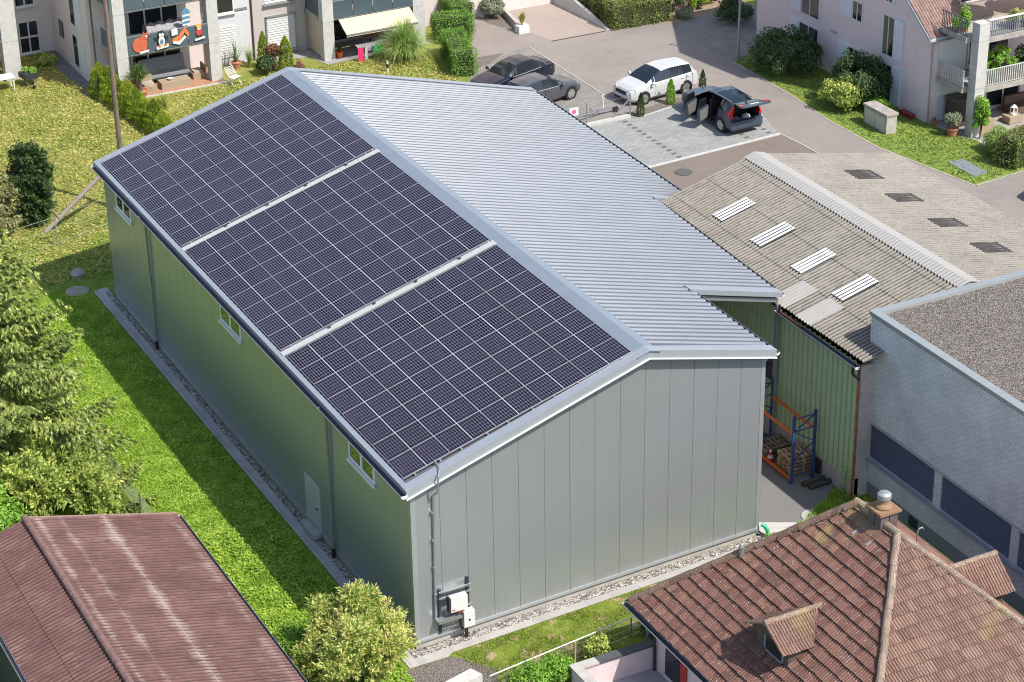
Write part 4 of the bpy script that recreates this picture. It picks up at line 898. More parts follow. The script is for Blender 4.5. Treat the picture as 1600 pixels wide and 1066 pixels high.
# terrace furniture
sw = thing('garden_swing', 'grey cushioned garden sofa swing on the wooden deck', 'garden swing', (10.6, 52.6, 0))
g = MB(); g.box(9.5, 11.9, 52.3, 53.0, .38, .52); g.ext([(9.5, 52.95, .5), (11.9, 52.95, .5), (11.9, 53.2, 1.15), (9.5, 53.2, 1.15)], (0, .1, 0)); g.build('cushion', CUSHION, sw)
g = MB(); g.box(9.45, 11.95, 52.25, 53.05, .30, .38)
for x in (9.5, 11.85):
    for y in (52.3, 52.98): g.box(x, x + .05, y, y + .05, .07, .30)
g.build('frame', DARKMETAL, sw)
def wick(label, x0, x1, y0, y1, h, back=None, cat='armchair'):
    t = thing('wicker_seat', label, cat, ((x0 + x1) / 2, (y0 + y1) / 2, 0)); g = MB(); g.box(x0, x1, y0, y1, .07, h); g.build('base', WICKER, t)
    if back: g = MB(); g.box(*back); g.build('backrest', WICKER, t); g = MB(); g.box(x0 + .08, x1 - .08, y0 + .06, y1 - .06, h, h + .1); g.build('cushion', M('beige_cushion', (.42, .36, .28), .9), t)
    return t
wick('wicker armchair on the deck beside the palm pot', 9.0, 9.75, 51.25, 52.0, .38, (9.0, 9.75, 52.0, 52.15, .07, .75))
wick('wicker armchair in the right corner of the wooden deck', 11.95, 12.6, 51.9, 52.6, .38, (12.6, 12.68, 51.9, 52.6, .07, .75))
t = wick('low wicker coffee table with white bowl on the wooden deck', 10.0, 11.6, 51.25, 51.95, .42, None, 'coffee table'); t.name = 'coffee_table'
g = MB(); g.lathe([(.08, 0), (.16, .09), (.17, .1), (.0, .06)], (10.6, 51.6, .42), 12); tag(g.build('bowl', WHITE, at=(10.6, 51.6, .42)), 'white bowl on the wicker coffee table', 'bowl')
def lounger(x, y, rz, label):
    t = thing('folding_chair', label, 'folding chair', (0, 0, 0), 'white folding garden chairs'); g = MB()
    for s_ in (-.27, .27): g.bar((s_, -.3, .02), (s_, .35, .95), .03); g.bar((s_, .35, .02), (s_, -.3, .48), .03); g.bar((s_, -.3, .48), (s_, .2, .46), .03)
    g.build('frame', WHITE, t); g = MB()
    for k in range(6): g.bar((-.27, -.28 + .09 * k, .485), (.27, -.28 + .09 * k, .485), .05, .012); g.bar((-.27, .1 + .045 * k, .6 + .065 * k), (.27, .1 + .045 * k, .6 + .065 * k), .05, .012)
    g.build('slats', WHITE, t); return place(t, (x, y, 0), rz)
lounger(13.55, 50.3, .4, 'white folding garden chair on the lawn beside the wooden deck')
wt = thing('garden_table', 'white garden table at the left edge of the lawn', 'table', (2.6, 55.6, 0)); g = MB(); g.box(1.8, 3.5, 55.2, 56.0, .68, .73); g.build('top', WHITE, wt)
for x, y in ((1.9, 55.3), (3.4, 55.3), (1.9, 55.9), (3.4, 55.9)): g = MB(); g.box(x - .03, x + .03, y - .03, y + .03, 0, .68); g.build('leg', WHITE, wt)
wb = thing('wheelbarrow', 'dark wheelbarrow filled with green cuttings on the shaded lawn', 'wheelbarrow', (4.35, 55.6, 0))
g = MB(); g.ext([(4.0, 55.2, .45), (4.7, 55.2, .45), (4.85, 55.95, .45), (3.85, 55.95, .45)], (0, 0, .28)); g.build('tray', DARKMETAL, wb)
g = MB(); g.lathe([(.17, -.04), (.17, .04)], (4.35, 55.0, .17), 14, 'x'); g.build('wheel', BLACK, wb); g = MB()
for x in (4.1, 4.6): g.bar((x, 55.9, 0), (x, 55.8, .45), .03); g.bar((x, 55.0, .17), (x, 56.3, .6), .03)
g.build('frame', GALV, wb)
# drying rack with laundry
dr_ = thing('drying_rack', 'drying rack hung with pink and green laundry on the lawn edge', 'drying rack', (21.4, 50.4, 0))
g = MB()
for x in (20.75, 22.15): 
    g.bar((x, 50.2, 0), (x, 50.7, .8), .025); g.bar((x, 50.7, 0), (x, 50.2, .8), .025)
for k in range(6): g.bar((20.6, 50.15 + .11 * k, .8), (22.3, 50.15 + .11 * k, .8), .015)
g.build('frame', WHITE, dr_)
for x0, x1, y, z0, c, nm in ((20.55, 20.85, 50.12, .02, (.75, .03, .15), 'pink towel'), (20.95, 21.1, 50.14, .1, (.5, .5, .48), 'pale cloth'), (21.45, 21.95, 50.12, .35, (.03, .42, .12), 'green towel'), (21.1, 21.45, 50.3, .5, (.45, .35, .5), 'lilac cloth'), (22.02, 22.2, 50.2, .4, (.7, .05, .3), 'pink cloth'), (22.22, 22.36, 50.25, .15, (.6, .15, .08), 'red cloth')):
    g = MB(); g.grid([[(x0 + (x1 - x0) * k / 5, y - .01 + .018 * math.sin(k * 2.1 + z), z) for k in range(6)] for z in (z0, .45 if z0 < .4 else .6, .82)])
    o = g.build('towel', M(nm.replace(' ', '_'), c, .9), at=((x0 + x1) / 2, y, z0)); tag(o, nm + ' hanging on the drying rack beside the apartment terrace', 'laundry', 'laundry on the drying rack')
tb = thing('terrace_table', 'round brown table under the cream awning', 'table', (22.2, 52.2, 0)); g = MB(); g.lathe([(.72, 0), (.74, .04)], (22.2, 52.2, .70), 24); g.build('top', M('table_brown', (.28, .2, .15), .5), tb); g = MB(); g.lathe([(.3, 0), (.06, .06), (.05, .7)], (22.2, 52.2, .02), 12); g.build('leg', DARKMETAL, tb)
# ------------------------------------------------------------ mauve apartment house (top right)
mh = thing('apartment_house', 'mauve gabled apartment house with white shutters and concrete balconies', 'apartment building', (46, 35, 0))
BX = 41.2; 
g = MB(); g.ext([(BX, 28.17, 0), (BX, 43.4, 0), (BX, 43.4, 6.4), (BX, 33.3, 13.6), (BX, 30.15, 11.7), (BX, 30.15, 5.95), (BX, 28.17, 4.7)], (.3, 0, 0)); wl = g.build('wall', STUCCOB, mh)
g = MB(); g.box(BX + .3, 60, 28.17, 43.4, 0, 4.7); g.build('wall', STUCCOB, mh)
g = MB(); g.box(41.55, 43.2, 28.1, 28.17, .1, 4.6); g.build('white_wall', STUCCOW, mh)
PINKT = M('pink_roof_tile', (.25, .165, .14), .85, .18, 6, island=.15)
g = MB(); Uu = Vector((0, .804, .595)); tile_face(g, (40.78, 27.85, 4.52), (1, 0, 0), Uu, Vector((0, -.595, .804)), 2.75, lambda u: (0, 2.6), .40, .32, .02); rp = g.build('roof', PINKT, mh)
g = MB(); g.poly((40.78, 29.8, 11.65), (60, 29.8, 11.65), (60, 33.3, 13.8), (40.78, 33.3, 13.8)); g.build('roof', PINKT, mh); g = MB(); g.poly((40.78, 33.3, 13.8), (60, 33.3, 13.8), (60, 43.9, 6.15), (40.78, 43.9, 6.15)); g.build('roof', PINKT, mh)
g = MB(); g.box(41.5, 60, 30.15, 30.4, 4.7, 11.6); g.build('wall', STUCCOB, mh)
g = MB(); g.box(43.42, 60, 28.17, 30.15, 4.72, 4.98); g.build('terrace_deck', WOODG, mh)
for xq in (44.2, 47.5): win_y(xq, xq + 2.2, 30.12, 5.05, 7.0, mh, 1, sill=False)
g = MB(); VP_ = [(27.8, 4.46), (30.15, 6.17)]
for (ya, za), (yb2, zb2) in zip(VP_, VP_[1:]): g.ext([(40.74, ya, za), (40.74, yb2, zb2), (40.74, yb2, zb2 - .2), (40.74, ya, za - .2)], (.05, 0, 0)); g.ext([(40.79, ya, za - .12), (40.79, yb2, zb2 - .12), (40.79, yb2, zb2 - .15), (40.79, ya, za - .15)], (.42, 0, 0))
g.build('verge_board', M('verge_grey', (.45, .50, .54), .5, .05, metal=.2), mh)
gutter('gutter', (40.7, 27.76, 4.44), (43.4, 27.76, 4.44), .09, mh)
g = MB(); g.box(40.8, 43.38, 27.8, 27.86, 4.32, 4.54); g.build('fascia', M('fascia_white', (.6, .62, .64), .5), mh)
g = MB(); g.tube([(41.16, 28.05, 4.35), (41.12, 28.1, 4.2), (41.12, 28.1, .1)], .045, 8); g.build('downpipe', GALV, mh)
def win_x(y0, y1, z0, z1, sh0, sh1, op0, op1, zo0=None, zo1=None, sill=True):
    """white surround with a shutter panel and a recessed pane, wall at x = BX looking to -x (y0 > y1: far to near)"""
    zo0 = zo0 or z0 + .10; zo1 = zo1 or z1 - .10
    g = MB(); g.box(BX - .03, BX - .002, min(y0, y1), max(y0, y1), z0, z1); w = g.build('window', WHITE, mh)
    g = MB(); g.box(BX - .045, BX - .03, min(op0, op1), max(op0, op1), zo0, zo1); g.build('pane', GLASS, w)
    g = MB(); g.box(BX - .07, BX - .03, min(sh0, sh1), max(sh0, sh1), z0 + .03, z1 - .03); g.build('shutter', M('shutter_white', (.66, .70, .75), .5, .04), w)
    g = MB(); ym = (op0 + op1) / 2; g.box(BX - .055, BX - .045, ym - .03, ym + .03, zo0, zo1); g.build('frame', WHITE, w)
win_x(40.3, 37.55, 2.42, 4.4, 40.2, 39.3, 39.2, 37.7)
win_x(40.3, 37.55, .06, 2.02, 40.2, 39.4, 39.3, 37.7)
win_x(35.8, 33.9, 3.4, 4.5, 35.75, 34.8, 34.7, 34.0)
win_x(35.85, 33.95, .9, 2.0, 35.8, 34.95, 34.85, 34.1)
win_x(32.25, 30.43, 2.38, 4.54, 31.2, 30.48, 32.1, 31.3)
win_x(32.25, 30.48, .06, 2.06, 31.2, 30.5, 32.1, 31.3)
win_x(32.2, 31.3, 5.1, 6.6, 31.5, 31.35, 32.1, 31.5)
g = MB(); g.box(BX - .03, BX, 36.05, 36.5, 2.2, 2.35); g.build('vent_grille', CONC, mh)
# balcony stack on the front side
g = MB(); g.box(41.85, 42.45, 25.6, 26.15, 0, 2.2); g.box(41.87, 42.43, 25.62, 26.13, 2.2, 2.5); g.box(41.85, 42.45, 25.6, 26.15, 2.5, 4.85); g.box(41.85, 42.45, 25.6, 26.15, 4.87, 5.75); g.build('pillar', CONCW, mh)
for z in (2.2, 4.72):
    g = MB(); g.box(42.45, 56, 25.65, 28.1, z, z + .26); g.box(41.5, 42.45, 26.15, 28.1, z, z + .26); g.build('balcony_slab', OLDCONC, mh)
def picket(name, pts, z0, z1, step, w, m, par):
    g = MB()
    for p, q_ in zip(pts, pts[1:]):
        p, q_ = Vector((*p, 0)), Vector((*q_, 0)); n = int((q_ - p).length / step); d = (q_ - p) / n
        for k in range(n): c = p + d * (k + .5); g.bar((c.x, c.y, z0), (c.x, c.y, z1), w, w * .6)
        for z in (z0, z1): g.bar((p.x, p.y, z), (q_.x, q_.y, z), .05, .04)
    return g.build(name, m, par)
picket('railing', [(41.52, 28.05), (41.55, 26.1)], 2.52, 3.3, .13, .07, CONCW, mh); picket('railing', [(42.5, 25.72), (52, 25.72)], 2.52, 3.3, .13, .075, CONCW, mh)
picket('railing', [(41.52, 28.05), (41.55, 26.1)], 5.05, 5.85, .12, .035, M('railing_dark', (.06, .07, .10), .5), mh); picket('railing', [(42.5, 25.72), (52, 25.72)], 5.05, 5.8, .12, .04, M('railing_grey', (.20, .22, .26), .5), mh)
g = MB(); g.box(42.45, 52, 25.66, 25.76, 5.8, 5.86); g.build('handrail', WHITE, mh)
for z in (1.75, 4.25): g = MB(); g.lathe([(.15, -.03), (.15, 0), (.08, .04)], (42.0, 28.06, z), 14, 'y'); g.build('wall_lamp', WHITE, mh)
win_y(44.6, 46.8, 28.12, .15, 1.95, mh, 1, sill=False); win_y(43.3, 45.8, 28.12, 2.6, 4.4, mh, 1, sill=False)
sheet('patio', [(41.2, 28.1), (41.6, 25.7), (42.1, 25.0), (44.4, 24.2), (60, 25.2), (60, 28.1)], .02, M('patio_slabs', (.33, .31, .28), .9, .14, 3))
sheet('patio_gravel', [(41.9, 25.2), (41.75, 23.9), (42.6, 23.3), (44.6, 24.1)], .024, M('patio_stone', (.45, .41, .36), .9, .2, 6))
lc = thing('lattice_cabinet', 'dark brown lattice screen cabinet on the mauve house patio', 'cabinet', (42.6, 27.4, 0)); g = MB(); g.box(42.0, 43.2, 27.0, 27.9, .05, 1.35); g.build('body', WICKERD, lc); g = MB(); g.box(41.95, 43.25, 26.95, 27.95, 1.35, 1.42); g.build('top', M('lattice_top', (.14, .10, .08), .7), lc)
uc = thing('utility_cabinet', 'concrete meter cabinet with two pale metal doors beside the road', 'utility cabinet', (38.75, 28.9, 0))
g = MB(); g.box(38.55, 39.15, 27.95, 29.8, 0, .95); g.build('housing', CONC, uc); g = MB(); g.box(38.49, 39.2, 27.9, 29.85, .95, 1.06); g.build('cap', OLDCONC, uc)
for a, b in ((28.08, 28.86), (28.89, 29.68)): g = MB(); g.box(38.52, 38.55, a, b, .10, .86); g.build('door', M('cabinet_door', (.50, .49, .42), .5, .05), uc)
g = MB(); g.ext([(39.0, 23.7, .012), (39.85, 23.65, .012), (39.85, 21.8, .012), (39.0, 21.75, .012)], (0, 0, .05)); tag(g.build('shaft_cover', M('shaft_steel', (.30, .34, .38), .5, .06, metal=.4), at=(39.4, 22.7, 0)), 'grey steel shaft cover plate lying in the lawn', 'shaft cover')
g = MB(); g.box(41.4, 41.95, 28.5, 28.75, 0, .22); g.ext([(40.75, 29.0, .02), (41.05, 29.0, .02), (41.05, 29.9, .02), (40.75, 29.9, .02)], (0, 0, .22)); tag(g.build('flower_trough', M('dark_red_trough', (.22, .03, .035), .6), at=(40.9, 29.4, 0)), 'dark red flower trough against the mauve house wall', 'planter')
def parasol(x, y, z, r, m, label):
    t = thing('parasol', label, 'parasol', (x, y, z)); g = MB(); g.tube([(x, y, z), (x, y, z + 1.75)], .025, 6); g.build('pole', GALV, t)
    g = MB(); n = 8; rim = [(x + r * math.cos(a), y + r * math.sin(a), z + 1.28 - .05 * (i % 2)) for i, a in enumerate([2 * math.pi * k / (2 * n) for k in range(2 * n)])]
    for i in range(2 * n): g.poly(rim[i], rim[(i + 1) % (2 * n)], (x, y, z + 1.8))
    g.build('canopy', m, t)
parasol(44.3, 28.2, 4.98, 1.3, M('white_canvas', (.72, .71, .67), .8), 'white parasol on the upper terrace of the mauve house')
parasol(46.7, 28.0, 4.98, 1.2, M('orange_canvas', (.72, .28, .05), .8), 'orange parasol on the upper terrace of the mauve house')
def sofa(x, y, z, label, m):
    t = thing('patio_sofa', label, 'sofa', (x, y, z)); g = MB(); g.box(x - .8, x + .8, y - .35, y + .35, z + .05, z + .38); g.build('seat', m, t); g = MB(); g.box(x - .8, x + .8, y + .35, y + .5, z + .05, z + .8); g.build('backrest', m, t)
sofa(46.2, 27.2, 0.02, 'dark brown patio sofa under the lower balcony', M('brown_wicker', (.12, .07, .055), .7)); 
tb = thing('patio_table', 'low wicker patio table with white lantern', 'table', (44.9, 26.3, 0)); g = MB(); g.box(44.5, 45.3, 26.0, 26.6, .05, .4); g.build('top', WICKER, tb)
ln_ = thing('lantern', 'white lantern on the low wicker patio table', 'lantern', (44.95, 26.3, .4)); g = MB(); g.box(44.82, 45.08, 26.17, 26.43, .4, .44); g.lathe([(.2, 0), (.02, .15)], (44.95, 26.3, .78), 4); g.build('roof', WHITE, ln_); g = MB()
for sx in (-.11, .11):
    for sy in (-.11, .11): g.box(44.95 + sx - .015, 44.95 + sx + .015, 26.3 + sy - .015, 26.3 + sy + .015, .44, .78)
g.build('frame', WHITE, ln_)

# things on the balcony above the deck
g = MB(); n = 14
rows = [[(9.7 + 2.0 * i / n, y + .04 * math.sin(i * 1.3 + y * 9), z + .05 * math.sin(i * 1.7 + y * 7)) for i in range(n + 1)] for y, z in ((51.75, 2.4), (51.8, 3.05), (52.1, 3.28), (52.55, 3.3), (52.8, 2.9), (52.85, 2.4))]
g.grid(rows); tag(g.build('covered_table', M('grey_tarpaulin', (.30, .29, .31), .8, .15, 5), at=(10.7, 52.3, 2.34)), 'table under a grey tarpaulin on the balcony behind the painted figures', 'table')
# ------------------------------------------------------------ cars
CARGLASS = glassmat('car_glass', (.012, .018, .022), .05)
TYRE = M('tyre', (.018, .018, .019), .8); RIM = M('alloy_rim', (.50, .50, .51), .3, .05, metal=.7); LAMPC = M('lamp_glass', (.45, .48, .50), .1, .05); LAMPR = M('tail_lamp', (.55, .015, .02), .2, .05)
def paint(name, c, rough=.3): return M(name, c, rough, .03, 2, .2, .5, coat=.25)
def make_car(name, label, st, wins, ws, rw, wheels, m, open_left=None, rear_open=False, lamps=(.62, .70), wr=.325, roofm=None, chrome=False):
    """st: stations (x, half width, belt, top, top half width, bottom). wins: side window spans. ws / rw: windscreen and rear window spans (x of base, x of top)"""
    t = thing(name, label, 'car')
    st = sorted(st, key=lambda s_: -s_[0]); xs0 = [s_[0] for s_ in st]
    xs = set(xs0) | {v for w in wins for v in w} | set(ws) | set(rw)
    if open_left: xs |= {v for w in open_left for v in w}
    lo, hi = min(xs0), max(xs0); xs |= {lo + (hi - lo) * k / 26 for k in range(27)}
    xs = sorted(xs, reverse=True); xs = [x for i, x in enumerate(xs) if i == 0 or xs[i - 1] - x > .012 or x in xs0]
    ax = np.array(xs0)[::-1]; P = {k: np.interp(xs, ax, np.array([s_[k] for s_ in st])[::-1]) for k in range(1, 6)}
    rings = []
    for i, x in enumerate(xs):
        w, be, tp, tw, zb = (P[k][i] for k in range(1, 6)); be = min(be, tp - .02)
        h = [(0, zb), (w * .86, zb), (w * .985, zb + .13), (w, zb + (be - zb) * .5), (w * .985, zb + (be - zb) * .82), (w * .955, be), (w * .935, be + min(.035, (tp - be) * .3)), (tw, tp - min(.055, (tp - be) * .4)), (tw * .86, tp - .005), (0, tp + min(.02, (tp - zb) * .03))]
        rings.append([(x, -y, z) for y, z in h][::-1] + [(x, y, z) for y, z in h[1:]])
    nj = len(rings[0]); c = nj // 2   # ring runs: top(0)... right side ... bottom ... left side ... top
    body, wsb, rwb, swb, swl, rfb = MB(), MB(), MB(), MB(), MB(), MB()
    inside = lambda x0, x1, s_: min(s_) - 1e-4 <= x1 and x0 <= max(s_) + 1e-4
    for i in range(len(xs) - 1):
        a, b = xs[i], xs[i + 1]
        for j in range(nj - 1):
            q_ = [rings[i][j], rings[i][j + 1], rings[i + 1][j + 1], rings[i + 1][j]]
            k = j if j < c else nj - 2 - j      # 0 roof inner, 1 roof edge, 2 window, 3 belt, ... mirrored
            left = j >= c
            tgt = body
            if k in (0, 1) and inside(b, a, ws): tgt = wsb
            elif k in (0, 1) and inside(b, a, rw): tgt = rwb
            elif k == 2 and any(inside(b, a, w) for w in wins): tgt = swl if left else swb
            elif k in (0,) and roofm and min(ws) > a > max(rw): tgt = rfb
            if open_left and left and 2 <= k <= 6 and any(inside(b, a, w) for w in open_left): continue
            tgt.poly(*q_)
    body.poly(*rings[0])
    if not rear_open: body.poly(*rings[-1][::-1])
    bo = body.build('body', m, t, smooth=True)
    wsb.build('windscreen', CARGLASS, t); swb.build('side_window', CARGLASS, t)
    if swl.v: swl.build('side_window', CARGLASS, t)
    if not rear_open: rwb.build('rear_window', CARGLASS, t)
    if rfb.v: rfb.build('roof_panel', roofm, t)
    for x, s_ in [(x, s_) for x in wheels for s_ in (-1, 1)]:
        w = float(np.interp(x, ax, np.array([q_[1] for q_ in st])[::-1])); yo = s_ * (w + .012)
        g = MB(); g.lathe([(wr + .055, -.25 * s_), (wr + .055, -.008 * s_)], (x, yo, wr + .01), 22, 'y'); g.build('wheel_arch', BLACK, bo)
        g = MB(); g.lathe([(wr * .7, -.21 * s_), (wr * .97, -.2 * s_), (wr, -.16 * s_), (wr, -.02 * s_), (wr * .96, .005 * s_), (wr * .68, .008 * s_)], (x, yo, wr), 24, 'y'); wh = g.build('wheel', TYRE, t, smooth=True)
        g = MB(); g.lathe([(wr * .70, -.01 * s_), (wr * .70, .012 * s_), (wr * .6, .010 * s_), (wr * .58, -.03 * s_)], (x, yo, wr), 24, 'y')
        for k in range(5):
            a = 2 * math.pi * k / 5 + .3; d = Vector((math.cos(a), 0, math.sin(a))); n = Vector((-math.sin(a), 0, math.cos(a))); o = Vector((x, yo + .004 * s_, wr))
            g.ext([o + n * .05, o + d * wr * .62 + n * .085, o + d * wr * .62 - n * .085, o - n * .05], (0, .008 * s_, 0))
        g.build('rim', RIM, wh)
    hz0, hz1 = lamps; xf, xb = xs0[0], xs0[-1]; wF = st[2][1]; wB = st[-3][1]
    for s_ in (-1, 1):
        g = MB(); g.ext([(xf - .05, s_ * (st[0][1] * .75), hz0), (xf - .32, s_ * (wF * .985 + .012), hz0 + .04), (xf - .34, s_ * (wF * .95), hz1 + .03), (xf - .07, s_ * (st[0][1] * .78), hz1)], (.03, 0, 0)); g.build('headlight', LAMPC, t)
        g = MB(); g.ext([(xb + .12, s_ * (wB * .72), hz0 + .13), (xb + .42, s_ * (wB * 1.0 + .012), hz0 + .15), (xb + .42, s_ * (wB * .97), hz1 + .24), (xb + .12, s_ * (wB * .74), hz1 + .20)], (-.05, 0, 0)); g.build('tail_light', LAMPR, t)
        xm = min(ws) + (max(ws) - min(ws)) * .82; wm = float(np.interp(xm, ax, np.array([q_[1] for q_ in st])[::-1])); bm = float(np.interp(xm, ax, np.array([q_[2] for q_ in st])[::-1]))
        if not (open_left and s_ > 0):
            g = MB(); g.lathe([(.02, -.07), (.08, -.05), (.095, .0), (.08, .05), (.02, .06)], (xm - .1, s_ * (wm + .10), bm + .09), 10, 'x'); g.bar((xm - .1, s_ * (wm * .93), bm + .04), (xm - .1, s_ * (wm + .06), bm + .08), .05); g.build('mirror', m, t, smooth=True)
        for w0, w1 in wins:
            if open_left and s_ > 0: continue
            xh = min(w0, w1) + .12; wv = float(np.interp(xh, ax, np.array([q_[1] for q_ in st])[::-1])); bv = float(np.interp(xh, ax, np.array([q_[2] for q_ in st])[::-1]))
            g = MB(); g.box(xh, xh + .17, *sorted((s_ * (wv * .97), s_ * (wv + .022))), bv - .13, bv - .10); g.build('handle', m, t)
            g = MB(); g.box(min(w0, w1) - .045, min(w0, w1) - .037, *sorted((s_ * wv * .9, s_ * (wv + .003))), .36, bv - .03); g.build('door_gap', BLACK, bo)
    g = MB(); g.box(xf - .04, xf + .012, -.42, .42, hz0 - .16, hz0 + .02); g.build('grille', BLACK, t); g = MB(); g.box(xf, xf + .02, -.55, .55, .24, .36); g.build('air_intake', BLACK, t)
    for x0, s_ in ((xf + .012, 1), (xb - .012, -1)): g = MB(); g.box(*sorted((x0, x0 + s_ * .014)), -.25, .25, .40, .51); g.build('number_plate', WHITE, t)
    if chrome:
        g = MB()
        for s_ in (-1, 1):
            pts = []
            for x in np.linspace(max(v for w in wins for v in w), min(v for w in wins for v in w), 9):
                w = float(np.interp(x, ax, np.array([q_[1] for q_ in st])[::-1])); b_ = float(np.interp(x, ax, np.array([q_[2] for q_ in st])[::-1])); pts.append((x, s_ * (w * .945 + .01), b_ + .02))
            g.tube(pts, .014, 5)
        g.build('chrome_strip', M('chrome', (.75, .76, .78), .2, .02, metal=.6), bo)
    return t
S_SED = [(2.40, .60, .50, .56, .50, .30), (2.33, .76, .60, .66, .60, .24), (2.05, .86, .70, .76, .68, .20), (1.50, .90, .80, .86, .74, .20), (.98, .91, .88, .94, .76, .20), (.62, .91, .90, 1.16, .70, .20), (.15, .91, .91, 1.38, .62, .20), (-.40, .91, .93, 1.44, .61, .20), (-1.05, .91, .95, 1.40, .60, .20), (-1.45, .90, .96, 1.22, .62, .20), (-1.82, .90, .96, 1.04, .68, .20), (-2.15, .86, .94, 1.02, .68, .22), (-2.35, .78, .84, .95, .62, .28), (-2.42, .66, .6, .66, .55, .34)]
sed = make_car('black_saloon', 'black saloon car with chrome window line parked behind the grey hatchback', S_SED, [(.55, -.38), (-.46, -1.35)], (.98, .15), (-1.12, -1.82), (1.45, -1.38), paint('paint_black_blue', (.014, .016, .035)), chrome=True)
place(sed, (25.85, 42.85, .01), R(194))
S_HAT = [(2.12, .58, .48, .56, .50, .30), (2.05, .74, .60, .68, .60, .24), (1.80, .84, .72, .80, .68, .20), (1.30, .88, .82, .90, .72, .20), (.92, .885, .88, .98, .74, .20), (.55, .885, .90, 1.18, .68, .20), (.10, .885, .91, 1.38, .60, .20), (-.45, .885, .93, 1.43, .60, .20), (-1.15, .885, .96, 1.40, .58, .20), (-1.62, .87, .98, 1.34, .56, .20), (-1.95, .84, .98, 1.06, .60, .22), (-2.08, .80, .86, .98, .60, .26), (-2.14, .70, .6, .66, .55, .32)]
hat = make_car('grey_hatchback', 'dark grey hatchback car with five spoke wheels parked nearest the hall roof', S_HAT, [(.50, -.35), (-.43, -1.20), (-1.26, -1.55)], (.92, .10), (-1.66, -1.95), (1.30, -1.28), paint('paint_grey', (.085, .09, .105)), chrome=True)
place(hat, (26.22, 40.35, .01), R(12))
S_MPV = [(2.15, .60, .55, .66, .52, .30), (2.06, .76, .70, .80, .62, .22), (1.80, .86, .82, .92, .70, .19), (1.40, .90, .90, 1.00, .74, .19), (1.12, .90, .95, 1.08, .76, .19), (.62, .90, .97, 1.34, .70, .19), (.22, .90, .98, 1.50, .63, .19), (-.40, .90, 1.00, 1.56, .62, .19), (-1.15, .90, 1.02, 1.53, .61, .19), (-1.75, .88, 1.04, 1.46, .58, .19), (-2.02, .85, 1.02, 1.10, .62, .22), (-2.14, .80, .9, 1.02, .60, .26), (-2.19, .70, .6, .68, .56, .32)]
mpv = make_car('white_van_car', 'white family car parked nose to the left beside the fence', S_MPV, [(.72, .66), (.58, -.38), (-.46, -1.30), (-1.38, -1.72)], (1.12, .22), (-1.80, -2.02), (1.34, -1.33), paint('paint_white', (.62, .63, .64), .35), lamps=(.70, .82))
mpv.name = 'white_family_car'; place(mpv, (31.72, 38.32, .01), R(186.9))
S_SUV = [(2.32, .62, .60, .78, .55, .34), (2.24, .80, .78, .90, .66, .27), (1.95, .90, .92, 1.00, .74, .25), (1.45, .94, 1.00, 1.06, .78, .25), (.98, .945, 1.03, 1.12, .80, .25), (.55, .945, 1.05, 1.40, .73, .25), (.18, .945, 1.06, 1.58, .66, .25), (-.45, .945, 1.08, 1.65, .65, .25), (-1.25, .945, 1.10, 1.63, .64, .25), (-1.95, .93, 1.12, 1.56, .62, .25), (-2.14, .91, 1.10, 1.50, .62, .27), (-2.18, .90, 1.08, 1.48, .62, .30)]
PSUV = paint('paint_slate_blue', (.055, .075, .115))
suv = make_car('blue_suv', 'dark blue estate car with open doors and raised tailgate on the paved bays', S_SUV, [(.78, -.10), (-.20, -1.15), (-1.25, -1.85)], (.98, .18), (-2.14, -2.18), (1.42, -1.42), PSUV, open_left=[(.86, -.12), (-.18, -1.12)], rear_open=True, lamps=(.80, .90), wr=.36, roofm=CARGLASS)
DK = M('car_interior', (.02, .02, .022), .8)
g = MB(); g.box(-2.12, 1.0, -.82, .80, .28, .42); g.box(-2.1, 1.0, -.84, -.80, .42, 1.0); g.box(-1.25, -1.1, -.78, .76, .42, 1.1); g.box(.9, 1.05, -.8, .8, .42, .95)
for y in (-.4, .4): g.box(.0, .5, y - .25, y + .25, .42, .62); g.box(-.18, .0, y - .25, y + .25, .42, 1.22); g.box(-.16, -.04, y - .12, y + .12, 1.24, 1.42)
g.box(-1.1, -.6, -.7, .7, .42, .6); g.build('interior', DK, suv)
g = MB(); g.box(-2.33, -2.1, -.90, .90, .34, .74); g.box(-2.36, -2.33, -.6, .6, .40, .52); g.build('bumper', PSUV, suv)
g = MB(); g.box(-2.30, -2.05, -.84, .84, .26, .34); g.build('bumper_trim', BLACK, suv)
for s_ in (-1, 1):
    g = MB(); g.ext([(-2.19, s_ * .93, .92), (-2.19, s_ * .74, .92), (-2.17, s_ * .80, 1.06), (-2.12, s_ * .66, 1.48), (-2.08, s_ * .72, 1.48), (-2.02, s_ * .95, 1.08)], (-.06, 0, 0)); g.build('tail_light', LAMPR, suv)
    g = MB(); g.box(-2.18, -2.1, *sorted((s_ * .80, s_ * .91)), .72, 1.06); g.build('rear_pillar', PSUV, suv)
    g = MB(); g.bar((.1, s_ * .62, 1.63), (-1.8, s_ * .60, 1.63), .035); g.build('roof_rail', GALV, suv)
g = MB(); H = Vector((-2.10, 0, 1.56)); dv = Vector((-.98, 0, .17)).normalized(); up = Vector((.17, 0, .98)).normalized()
p = lambda a, y, h=0: H + dv * a + Vector((0, y, 0)) + up * h
g.ext([p(0, -.62), p(0, .62), p(.55, .74), p(.62, .86), p(1.0, .84), p(1.08, .6), p(1.08, -.6), p(1.0, -.84), p(.62, -.86), p(.55, -.74)], up * .07); tg = g.build('tailgate', PSUV, suv)
g = MB(); g.ext([p(.08, -.54, .075), p(.08, .54, .075), p(.50, .62, .075), p(.50, -.62, .075)], up * .008); g.build('rear_window', CARGLASS, tg)
for s_ in (-1, 1): g = MB(); g.ext([p(.60, s_ * .58, .075), p(.60, s_ * .85, .075), p(.92, s_ * .83, .075), p(.80, s_ * .6, .075)], up * .02); g.build('tail_light', LAMPR, tg)
